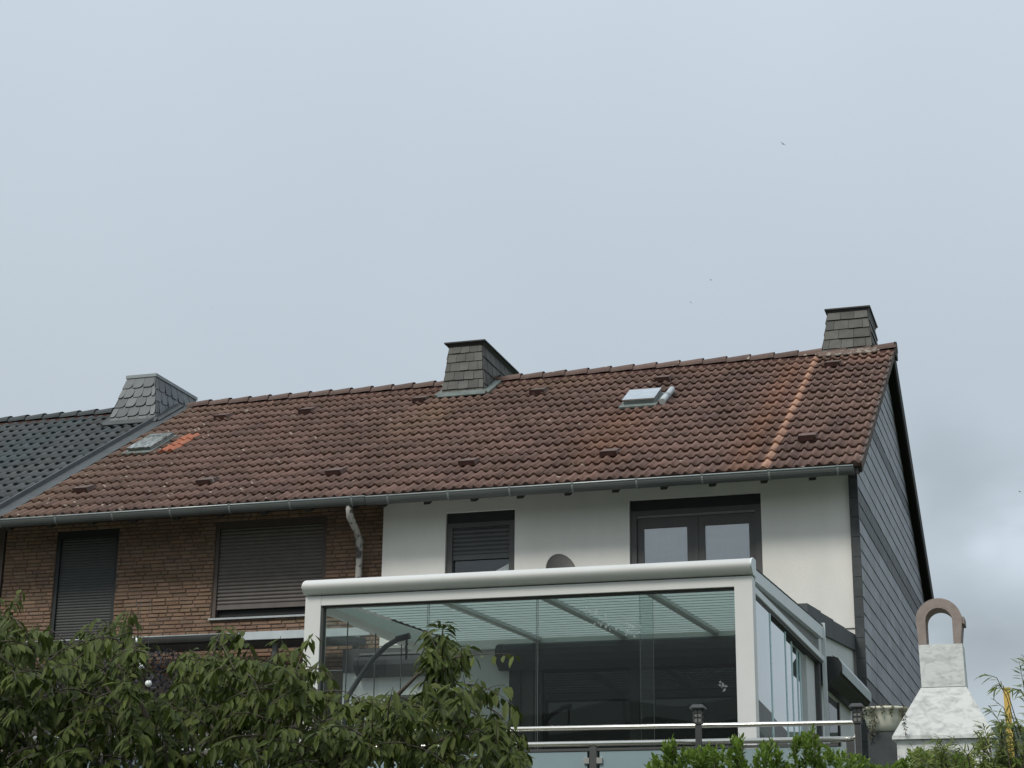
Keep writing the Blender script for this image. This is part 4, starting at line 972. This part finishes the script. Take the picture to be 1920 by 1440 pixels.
# ================================================================== planter bowl
pb_ = thing('planter_bowl', (-1.775, 17.3, 2.0), 'ivory round bowl planter on a dark pedestal left of the fireplace', 'planter')
a_ = MB(); a_.lathe([(.001, 3.405), (.10, 3.405), (.145, 3.42), (.175, 3.48), (.19, 3.54), (.203, 3.61), (.215, 3.615), (.218, 3.628), (.213, 3.64), (.195, 3.64), (.185, 3.60), (.001, 3.59)], (-1.775, 17.3, 0), 36); a_.build('bowl', M['bowl'], pb_)
a_ = MB(); a_.box(-1.93, -1.62, 17.15, 17.45, 2.0, 3.404); a_.build('pedestal', M['corner'], pb_, .01)
def leaf_quad(m_, p, d, n, L_, W, tone, droop=.25, fold=.18):
    """one leaf: 3 cross sections, folded along the midrib"""
    d = d.normalized(); n = (n-d*n.dot(d)).normalized(); s = d.cross(n)
    p1 = p+d*L_*.38-Vector((0, 0, 1))*droop*L_*.10; p2 = p+d*L_*.75-Vector((0, 0, 1))*droop*L_*.32; p3 = p+d*L_-Vector((0, 0, 1))*droop*L_*.62
    i = len(m_.v)
    m_.v += [tuple(p), tuple(p1+s*W*.5+n*W*fold), tuple(p1), tuple(p1-s*W*.5+n*W*fold), tuple(p2+s*W*.36+n*W*fold*.7), tuple(p2), tuple(p2-s*W*.36+n*W*fold*.7), tuple(p3)]
    for fc in ((0, 2, 1), (0, 3, 2), (1, 2, 5, 4), (2, 3, 6, 5), (4, 5, 7), (5, 6, 7)): m_.f.append(tuple(i+k for k in fc)); m_.mi.append(0); m_.sm.append(False)
    dct = m_.c.setdefault('tone', {})
    for k in range(8): dct[i+k] = tone
def rv(): 
    return Vector((rnd(-1, 1), rnd(-1, 1), rnd(-1, 1)))
tp = thing('trailing_plant', (-1.775, 17.3, 3.6), 'withered trailing succulent hanging over the rim of the ivory bowl', 'plant')
a_ = MB()
for ang, ln in ((-2.15, .30), (-1.95, .22), (-1.2, .10), (-.7, .15), (-2.5, .1), (-1.6, .07), (-.5, .12), (.1, .1)):
    c = Vector((-1.775+.222*math.cos(ang), 17.3+.222*math.sin(ang), 3.645))
    for k in range(int(ln*260)):
        q = c+Vector((rnd(-.015, .015)+.01*math.sin(k*.5), rnd(-.015, .01), -ln*k/(ln*260)))
        leaf_quad(a_, q, Vector((rnd(-1, 1), rnd(-1, .3), rnd(-1, .3))), rv(), rnd(.018, .034), .014, rnd(0, 1))
for k in range(60):
    q = Vector((-1.455+rnd(-.012, .012), 15.84-.12*(1-k/60), 3.44-.20*k/60)); leaf_quad(a_, q, Vector((rnd(-1, 1), -.3, rnd(-1, .3))), rv(), rnd(.014, .026), .010, rnd(0, .4))
for k in range(110):
    an = rnd(0, 6.28); rr = rnd(0, .21); leaf_quad(a_, Vector((-1.775+rr*math.cos(an), 17.3+rr*math.sin(an), 3.62+rnd(0, .03))), rv()+Vector((0, 0, .5)), rv(), rnd(.02, .045), .016, rnd(0, 1))
a_.build('foliage', M['dry'], tp)

# ================================================================== outdoor fireplace
fp = thing('outdoor_fireplace', (-1.14, 16.1, 1.95), 'whitewashed stone garden fireplace with brown arched chimney top', 'outdoor fireplace')
X0, X1, YA, YB = -1.575, -.725, 15.86, 16.5
zb0, zn, zt0 = 3.235, 3.655, 4.03
hd = MB(); hd.hexa([(X0, YA, zb0), (X1, YA, zb0), (X1, YB, zb0), (X0, YB, zb0), (-1.325, 16.0, zn), (-.940, 16.0, zn), (-.940, 16.36, zn), (-1.325, 16.36, zn)])
hd.box(X0-.004, X1+.004, YA-.004, YB+.004, zb0-.03, zb0-.0005); hd.build('hood', M['bbq'], fp, .012)
sh = MB(); sh.hexa([(-1.318, 16.005, zn+.006), (-.946, 16.005, zn+.006), (-.946, 16.35, zn+.006), (-1.318, 16.35, zn+.006), (-1.325, 16.0, zt0), (-.952, 16.0, zt0), (-.952, 16.3, zt0), (-1.325, 16.3, zt0)]); sh.build('shaft', M['bbq'], fp, .008)
bs = MB(); bs.box(-1.545, -1.40, 15.90, 16.48, 1.95, 3.20); bs.box(-.90, -.755, 15.90, 16.48, 1.95, 3.20); bs.box(-1.40, -.90, 16.36, 16.48, 1.95, 3.20)
n = 12
for j in range(n):       # arched lintel of the fire opening
    t0, t1 = math.pi*j/n, math.pi*(j+1)/n
    bs.hexa([(-1.15-.25*math.cos(t0), 15.90, 2.93+.19*math.sin(t0)), (-1.15-.25*math.cos(t1), 15.90, 2.93+.19*math.sin(t1)), (-1.15-.25*math.cos(t1), 16.36, 2.93+.19*math.sin(t1)), (-1.15-.25*math.cos(t0), 16.36, 2.93+.19*math.sin(t0)),
             (-1.15-.25*math.cos(t0), 15.90, 3.20), (-1.15-.25*math.cos(t1), 15.90, 3.20), (-1.15-.25*math.cos(t1), 16.36, 3.20), (-1.15-.25*math.cos(t0), 16.36, 3.20)])
bs.box(-1.40, -.90, 15.9, 16.36, 1.95, 2.6); bs.build('base', M['bbq'], fp)
ac = MB(); cxa, wo_, wi = -1.140, .195, .115; zc_ = 4.235; n = 18
def arch(r, t): return (cxa-r*math.cos(t), zc_+r*1.0*math.sin(t))
outp = [(cxa-wo_+.012, zt0+.002), (cxa-wo_, zc_)]+[arch(wo_+.005, math.pi*j/n) for j in range(1, n)]+[(cxa+wo_+.005, zc_), (cxa+wo_-.02, zt0+.002)]
inp = [(cxa-wi, zt0+.002), (cxa-wi, zc_-.005)]+[arch(wi, math.pi*j/n) for j in range(1, n)]+[(cxa+wi, zc_-.005), (cxa+wi, zt0+.002)]
for y, fl_ in ((16.0, 0), (16.28, 1)):
    for i in range(len(outp)-1):
        q = [(outp[i][0], y, outp[i][1]), (outp[i+1][0], y, outp[i+1][1]), (inp[i+1][0], y, inp[i+1][1]), (inp[i][0], y, inp[i][1])]; ac.face(q[::-1] if not fl_ else q)
for i in range(len(outp)-1):
    ac.face([(outp[i][0], 16.0, outp[i][1]), (outp[i+1][0], 16.0, outp[i+1][1]), (outp[i+1][0], 16.28, outp[i+1][1]), (outp[i][0], 16.28, outp[i][1])], 0, True)
    ac.face([(inp[i][0], 16.28, inp[i][1]), (inp[i+1][0], 16.28, inp[i+1][1]), (inp[i+1][0], 16.0, inp[i+1][1]), (inp[i][0], 16.0, inp[i][1])], 0, True)
ac.box(cxa+wo_-.006, cxa+wo_+.022, 16.01, 16.27, zc_-.03, zc_+.03)
ac.build('arch', M['bbqcap'], fp)

nh = thing('gabled_house', (3.2, 34, 2.0), 'plain steep gabled house beyond the garden to the right', 'house')
a_ = MB(); a_.face([(.15, 30, 2), (6.2, 30, 2), (6.2, 30, 4.8), (3.2, 30, 8.0), (.15, 30, 4.8)]); a_.face([(.15, 38, 2), (.15, 30, 2), (.15, 30, 4.8), (.15, 38, 4.8)]); a_.face([(6.2, 30, 2), (6.2, 38, 2), (6.2, 38, 4.8), (6.2, 30, 4.8)]); a_.build('wall', M['plaster'], nh)
a_ = MB(); a_.hexa([(-.1, 29.7, 4.5), (3.2, 29.7, 8.05), (3.2, 38.3, 8.05), (-.1, 38.3, 4.5), (-.1, 29.7, 4.65), (3.2, 29.7, 8.2), (3.2, 38.3, 8.2), (-.1, 38.3, 4.65)]); a_.hexa([(3.2, 29.7, 8.05), (6.5, 29.7, 4.5), (6.5, 38.3, 4.5), (3.2, 38.3, 8.05), (3.2, 29.7, 8.2), (6.5, 29.7, 4.65), (6.5, 38.3, 4.65), (3.2, 38.3, 8.2)]); a_.build('roof', M['dark'], nh)
# ================================================================== yellow post, far right
yp = MB(); yp.box(-.555, -.508, 14.0, 14.05, 1.95, 3.372); yp.box(-.560, -.503, 13.995, 14.055, 3.372, 3.384)
tag(yp.build('wooden_post', M['yellow'], bevel=.004), 'yellow painted wooden post among the bamboo leaves', 'post')

# ================================================================== vegetation
def interp(pl_, x):
    for (a, b), (c, d) in zip(pl_, pl_[1:]):
        if a <= x <= c: return b+(d-b)*(x-a)/(c-a)
    return pl_[0][1] if x < pl_[0][0] else pl_[-1][1]
# cherry tree in the left foreground: top outline (x, z) at y = 9
TOP = [(-7.2, 3.36), (-6.02, 3.38), (-5.77, 3.32), (-5.60, 3.20), (-5.45, 3.30), (-5.28, 3.30), (-5.12, 3.30), (-5.04, 3.12), (-5.0, 2.88), (-4.83, 2.84), (-4.76, 3.14), (-4.60, 3.14), (-4.4, 3.09), (-4.2, 3.12), (-4.03, 3.09), (-3.92, 2.94), (-3.82, 2.78),
       (-3.70, 2.72), (-3.58, 2.84), (-3.42, 2.88), (-3.32, 2.95), (-3.27, 3.13), (-3.21, 3.19), (-3.14, 3.12), (-3.10, 2.95), (-2.98, 2.76), (-2.88, 2.70), (-2.80, 2.52), (-2.72, 2.38)]
TS = [(x+.0, z) for x, z in TOP]
ct = thing('cherry_tree', (-4.6, 9.2, 0), 'drooping leafy cherry tree in the left foreground', 'tree')
crown = MB(); limbs = MB()
def twig(start, d0, ln, nl, lsize, tone0, droop=.9):
    """arching shoot with hanging leaves"""
    p = Vector(start); d = Vector(d0).normalized(); pts = [p.copy()]; step = ln/nl
    for k in range(nl):
        d = (d+Vector((0, 0, -.10*droop))+rv()*.06).normalized(); p = p+d*step; pts.append(p.copy())
        for sgn in ((1, -1) if k % 2 == 0 or k > nl-4 else (random.choice((1, -1)),)):
            side = d.cross(Vector((0, 0, 1))); side = side.normalized() if side.length > .01 else Vector((1, 0, 0))
            ld = (side*sgn*rnd(.25, .8)+d*rnd(.0, .4)+Vector((0, 0, -rnd(.35, 1.15)))+rv()*.15)
            nn = (side*sgn*.5+Vector((rnd(-.3, .3), -rnd(.1, .9), rnd(.4, 1))))
            q = p+ld.normalized()*.012
            if -5.05 < q.x*9/q.y < -4.80 and (q.z-1.6)*9/q.y > 1.27 and random.random() < .93: continue
            if random.random() < .3: ld += Vector((rnd(-1, 1), rnd(-1, 1), rnd(-.2, .7)))
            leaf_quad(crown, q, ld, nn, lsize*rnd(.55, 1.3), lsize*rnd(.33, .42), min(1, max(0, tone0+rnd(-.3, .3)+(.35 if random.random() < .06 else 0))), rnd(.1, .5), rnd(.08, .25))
    limbs.tube(pts, [max(.0016, .005*(1-k/(nl+1))) for k in range(nl+1)], 5)
random.seed(11)
cnt = 0
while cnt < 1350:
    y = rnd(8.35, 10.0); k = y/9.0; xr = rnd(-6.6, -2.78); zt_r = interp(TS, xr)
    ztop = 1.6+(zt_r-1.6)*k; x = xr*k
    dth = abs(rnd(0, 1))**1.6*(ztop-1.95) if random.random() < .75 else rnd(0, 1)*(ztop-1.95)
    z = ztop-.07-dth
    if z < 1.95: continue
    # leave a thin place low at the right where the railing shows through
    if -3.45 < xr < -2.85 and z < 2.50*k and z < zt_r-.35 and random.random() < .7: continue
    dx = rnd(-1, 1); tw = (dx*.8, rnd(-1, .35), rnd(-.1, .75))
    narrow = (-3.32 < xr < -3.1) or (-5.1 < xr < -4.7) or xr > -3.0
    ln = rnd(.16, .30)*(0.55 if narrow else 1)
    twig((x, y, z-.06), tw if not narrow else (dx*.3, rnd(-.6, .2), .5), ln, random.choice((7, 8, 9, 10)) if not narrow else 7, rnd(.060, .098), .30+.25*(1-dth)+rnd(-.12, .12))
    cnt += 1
# the upright shoot of leaves at the right end of the tree and a few loose outer sprigs
limbs.tube([(-3.26, 9, 2.70), (-3.25, 9, 2.95), (-3.235, 9, 3.16)], [.006, .005, .003], 6)
for k in range(92):
    f_ = k/92; zz = 3.17-.36*f_; an = k*2.4+rnd(-.3, .3); rr = .012+.02*f_
    q = Vector((-3.24+rr*math.cos(an)-.02*f_, 9+rr*math.sin(an), zz)); od = Vector((math.cos(an), math.sin(an), 0))
    leaf_quad(crown, q, od*rnd(.45, 1.0)+Vector((0, 0, .35 if f_ < .12 else -rnd(.1, .8))), od*.4+Vector((0, 0, 1)), rnd(.078, .105), rnd(.026, .036), rnd(.2, .75), rnd(.7, 1.1), .22)
twig((-3.22, 9.0, 2.98), (1, -.1, .12), .40, 7, .075, .75, .35)
twig((-3.1, 9.0, 2.84), (1, -.2, .0), .34, 9, .095, .35, .9); twig((-2.98, 9.0, 2.72), (.7, -.2, -.2), .32, 9, .095, .3, 1.2); twig((-2.92, 9.0, 2.60), (.4, -.2, -.5), .3, 9, .09, .35, 1.2)
twig((-3.9, 8.9, 2.80), (.9, -.2, .35), .30, 9, .10, .6, 1.2); twig((-3.72, 8.8, 2.70), (.8, -.3, .5), .30, 9, .105, .7, 1.0)
for (a, b, c, d, e_, f_) in ((-5.5, 3.15, -.5, .55, .3, .5), (-5.2, 3.15, .7, .4, .26, .5), (-4.6, 2.98, -.7, .5, .25, .5), (-4.25, 2.98, .5, .6, .22, .6), (-4.05, 2.95, .8, .3, .25, .55)):
    twig((a, 8.95, b), (c, -.1, d), e_, 8, .095, f_, 1.4)
tk_ = MB()
tk_.tube([(-4.6, 9.3, -.1), (-4.62, 9.3, .8), (-4.55, 9.25, 1.4), (-4.6, 9.2, 1.9)], [.13, .105, .09, .075], 12)
random.seed(5)
for ex, ez in ((-6.6, 3.1), (-6.0, 3.2), (-5.5, 3.05), (-5.15, 3.1), (-4.6, 2.95), (-4.2, 2.95), (-3.8, 2.65), (-3.27, 3.05), (-3.0, 2.6), (-3.5, 2.6), (-5.0, 2.6), (-4.4, 2.5)):
    y1 = 9+rnd(-.25, .4); mid = Vector((-4.6+(ex+4.6)*.55+rnd(-.1, .1), 9.2, 1.9+(ez-1.9)*.45)); P0 = Vector((-4.6, 9.2, 1.75))
    pts = [P0.lerp(mid, t)*(1) if t <= 1 else 0 for t in (0, .5)]+[mid, mid.lerp(Vector((ex, y1, ez)), .55)+Vector((0, 0, .06)), Vector((ex, y1, ez))]
    tk_.tube(pts, [.045, .032, .022, .012, .005], 8)
tko = tk_.build('trunk', M['bark'], ct)
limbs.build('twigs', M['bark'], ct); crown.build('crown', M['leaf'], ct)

# laurel hedge, bottom right
random.seed(21)
HT = [(-3.02, 2.50), (-2.93, 2.66), (-2.80, 2.84), (-2.70, 2.87), (-2.58, 2.80), (-2.45, 2.83), (-2.34, 2.86), (-2.27, 2.88), (-2.2, 2.66), (-2.10, 2.84), (-2.03, 2.86), (-1.95, 2.66), (-1.86, 2.88), (-1.76, 2.92), (-1.66, 2.82), (-1.55, 2.76), (-1.44, 2.74), (-1.34, 2.66), (-1.2, 2.70), (-1.1, 2.78), (-.95, 2.76), (-.8, 2.74), (-.6, 2.70), (-.4, 2.7), (.4, 2.7)]
hg = thing('laurel_hedge', (-1.4, 12.45, 0.2), 'bright green laurel hedge in front of the railing at bottom right', 'hedge')
lf = MB(); st = MB()
def rosette(p, up_, nl, size, t0):
    up_ = up_.normalized(); a0 = rnd(0, 6)
    for k in range(nl):
        a = a0+k*2.4; f_ = k/nl; e1_ = up_.cross(Vector((.3, .9, .1))).normalized(); e2_ = up_.cross(e1_)
        d = up_*(.35+1.3*f_)+(e1_*math.cos(a)+e2_*math.sin(a))*(1-.55*f_)
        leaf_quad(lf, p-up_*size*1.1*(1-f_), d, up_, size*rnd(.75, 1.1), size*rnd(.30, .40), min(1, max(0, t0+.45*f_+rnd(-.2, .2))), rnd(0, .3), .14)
for i in range(1500):
    y = rnd(12.08, 12.86); k = y/12.35; xr = rnd(-2.98, .35); zt_r = interp(HT, xr); ztp = 1.6+(zt_r-1.6)*k
    dth = rnd(0, 1)**1.5*(ztp-1.9); z = ztp-dth-.01
    lean = Vector((rnd(-.5, .5), rnd(-.8, .2), 1)) if dth > .06 else Vector((rnd(-.3, .3), rnd(-.3, .3), 1))
    broad = xr > -1.95
    if broad: lean += Vector((rnd(-.8, .8), rnd(-.8, .2), rnd(-.3, .3)))
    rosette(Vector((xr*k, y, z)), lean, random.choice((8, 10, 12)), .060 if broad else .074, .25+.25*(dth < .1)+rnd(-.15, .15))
for x, zt2 in ((-2.75, 2.87), (-2.27, 2.88), (-2.03, 2.88), (-1.86, 2.9), (-1.76, 2.93), (-2.44, 2.85)):
    for q in range(3):
        xx, yy = x+rnd(-.05, .05), 12.35+rnd(-.1, .1); zz = zt2-rnd(0, .08)
        st.tube([(xx, yy, zz-.3), (xx, yy, zz-.02)], .004, 5)
        for kk in range(3): rosette(Vector((xx+rnd(-.01, .01), yy, zz-.055*kk)), Vector((rnd(-.1, .1), -.1, 1)), 7, .066, .5)
for i in range(40):
    x = rnd(-2.9, .3); y = rnd(12.2, 12.7); st.tube([(x, y, .2), (x+rnd(-.1, .1), y, 1.6), (x+rnd(-.15, .15), y+rnd(-.1, .1), 2.5)], [.012, .009, .005], 6)
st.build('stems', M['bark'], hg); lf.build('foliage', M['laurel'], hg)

# bamboo on the right
random.seed(31)
bb = thing('bamboo_plant', (-.35, 12.0, .1), 'feathery bamboo with narrow pale leaves at the right edge', 'bamboo')
lf2 = MB(); cu = MB()
def bshoot(P, n, size=.085):
    for i in range(len(P)-1):
        a, b = Vector(P[i]), Vector(P[i+1])
        for k in range(n):
            q = a.lerp(b, rnd(0, 1)); d = (b-a).normalized()+Vector((rnd(-.8, .8), rnd(-.6, .4), -rnd(.1, 1.1)))
            leaf_quad(lf2, q, d, Vector((rnd(-.4, .4), -.6, .7)), size*rnd(.7, 1.25), size*.13, rnd(0, 1), rnd(.1, .6), .1)
BT = [(-.95, 2.70), (-.84, 2.77), (-.66, 2.85), (-.52, 2.95), (-.36, 2.97), (0, 3.0), (.4, 2.98)]
for _ in range(210):
    x = rnd(-.92, .35)*1.0; y = rnd(11.6, 12.05); zt2 = interp(BT, x)-rnd(0, 1)**1.4*.55+.02; lean = rnd(-.15, .15)
    P = [(x, y, 1.2), (x+lean*.3, y, zt2-.5), (x+lean*.7, y-.03, zt2-.13), (x+lean*1.3, y-.08, zt2-.02)]
    cu.tube(P, [.005, .004, .003, .0012], 5); bshoot(P[1:], 22, .075)
for P, n in (([(-.40, 12.0, 2.8), (-.455, 12.0, 3.06), (-.51, 11.98, 3.19), (-.585, 11.96, 3.215)], 7), ([(-.38, 12.0, 2.8), (-.45, 12, 3.10), (-.50, 11.98, 3.14), (-.545, 11.95, 3.12)], 6), ([(-.42, 12, 2.8), (-.48, 12, 3.0), (-.535, 11.98, 3.05)], 6),
            ([(-.30, 12.1, 2.8), (-.34, 12.1, 3.05), (-.37, 12.08, 3.12), (-.42, 12.05, 3.13)], 10), ([(-.30, 12.1, 2.8), (-.345, 12.1, 3.1), (-.365, 12.08, 3.30)], 22), ([(-.28, 12.1, 2.8), (-.30, 12.1, 3.2), (-.335, 12.08, 3.34)], 22)):
    cu.tube(P, [.004]+[.0028]*(len(P)-2)+[.0012], 5); bshoot(P[1:] if len(P) > 3 else P, n, .072)
cu.build('canes', M['bark'], bb); lf2.build('foliage', M['bamboo'], bb)

# dark shrub and globe lamps seen through the gap in the tree
random.seed(41)
ps = thing('purple_shrub', (-7.4, 13.0, 2.05), 'dark purple shrub between the cherry tree and brick house', 'shrub')
lf = MB()
for k in range(3600):
    a = rnd(0, 6.28); q = Vector((-7.35+rnd(-.75, .75), 13.0+rnd(-.3, .4), 3.25+rnd(-.6, .70)))
    if q.z > 3.83-.25*abs(q.x+7.3): continue
    leaf_quad(lf, q, rv()+Vector((0, 0, -.4)), rv(), rnd(.03, .055), .022, rnd(0, 1)**1.5, .3, .1)
lf.build('foliage', M['purple'], ps)
sg = MB(); [sg.tube([(-7.4+rnd(-.1, .1), 13, 2.0), (-7.4+rnd(-.5, .5), 13+rnd(-.2, .2), 3.3)], [.012, .005], 6) for _ in range(9)]; sg.build('stems', M['bark'], ps)
for i, (x, y, z, r0, lb) in enumerate(((-7.05, 12.6, 3.56, .028, 'small white globe lamp hanging in front of the dark purple shrub'), (-6.972, 12.6, 3.425, .026, 'small white globe lamp half hidden behind cherry leaves, lowest of three'), (-7.095, 12.6, 3.765, .024, 'small white globe lamp at the top of the gap below the canopy gutter'))):
    t = thing('globe_lamp', (x, y, z), lb, 'lamp', 'white globe lamps')
    a_ = MB(); sphere(a_, (x, y, z), r0, 12); a_.build('globe', M['globe'], t)
    a_ = MB(); a_.tube([(x, y, z+r0-.002), (x, y, z+r0+.02)], .008, 8); a_.tube([(x, y, z+r0), (x-.02, y, z+.25), (x-.1, y+.1, 4.12)], .002, 4); a_.build('socket', M['black'], t)

# ================================================================== birds
def bird(p, sc, yaw, roll, label):
    t = thing('bird', p, label, 'bird', 'small birds in the sky'); p = Vector(p)
    rot = Matrix.Rotation(yaw, 3, 'Z') @ Matrix.Rotation(roll, 3, 'Y')
    def T(v): return p+rot @ (Vector(v)*sc)
    m_ = MB(); prof_ = [(.001, -.5), (.06, -.42), (.09, -.2), (.10, .05), (.07, .25), (.05, .33), (.055, .4), (.001, .5)]
    n = 8
    for (ra, ya), (rb2, yb2) in zip(prof_, prof_[1:]):
        for k in range(n):
            t0, t1 = 2*math.pi*k/n, 2*math.pi*(k+1)/n
            m_.face([T((ra*math.cos(t0), ya, ra*math.sin(t0))), T((ra*math.cos(t1), ya, ra*math.sin(t1))), T((rb2*math.cos(t1), yb2, rb2*math.sin(t1))), T((rb2*math.cos(t0), yb2, rb2*math.sin(t0)))], 0, True)
    m_.face([T((-.03, -.45, 0)), T((.03, -.45, 0)), T((.10, -.75, 0)), T((-.10, -.75, 0))]); m_.build('body', M['feather'], t)
    for s in (-1, 1):
        m_ = MB(); m_.hexa([T((s*.06, -.12, .0)), T((s*.55, -.10, .16)), T((s*.55, .14, .16)), T((s*.06, .18, .0)), T((s*.06, -.12, .02)), T((s*.55, -.10, .18)), T((s*.55, .14, .18)), T((s*.06, .18, .02))])
        m_.hexa([T((s*.55, -.10, .16)), T((s*1.1, -.22, .10)), T((s*1.1, -.16, .10)), T((s*.55, .14, .16)), T((s*.55, -.10, .18)), T((s*1.1, -.22, .11)), T((s*1.1, -.16, .11)), T((s*.55, .14, .18))]); m_.build('wing', M['feather'], t)
BIRDS = [((1468, 270), 60, .095, .5, .6, 'dark bird banking high in the sky, highest of the birds'), ((1333, 525), 75, .085, 1.4, 0, 'tiny dark bird midway between the top bird and the roof'), ((1295, 567), 95, .08, .8, .5, 'faint tiny bird low above the white house roof'), ((397, 577), 110, .08, .3, .4, 'faint tiny bird above the brick house at the left'), ((1912, 922), 80, .10, 1.3, .1, 'tiny dark bird at the right edge of the sky')]
for (u, v), dist, sc, yw, rl_, lb in BIRDS:
    d = (r2*((u-960)/3354.87)-u2*((v-720)/3354.87)+F).normalized(); bird(tuple(Vector((0, 0, 1.6))+d*dist), sc, yw, rl_, lb)
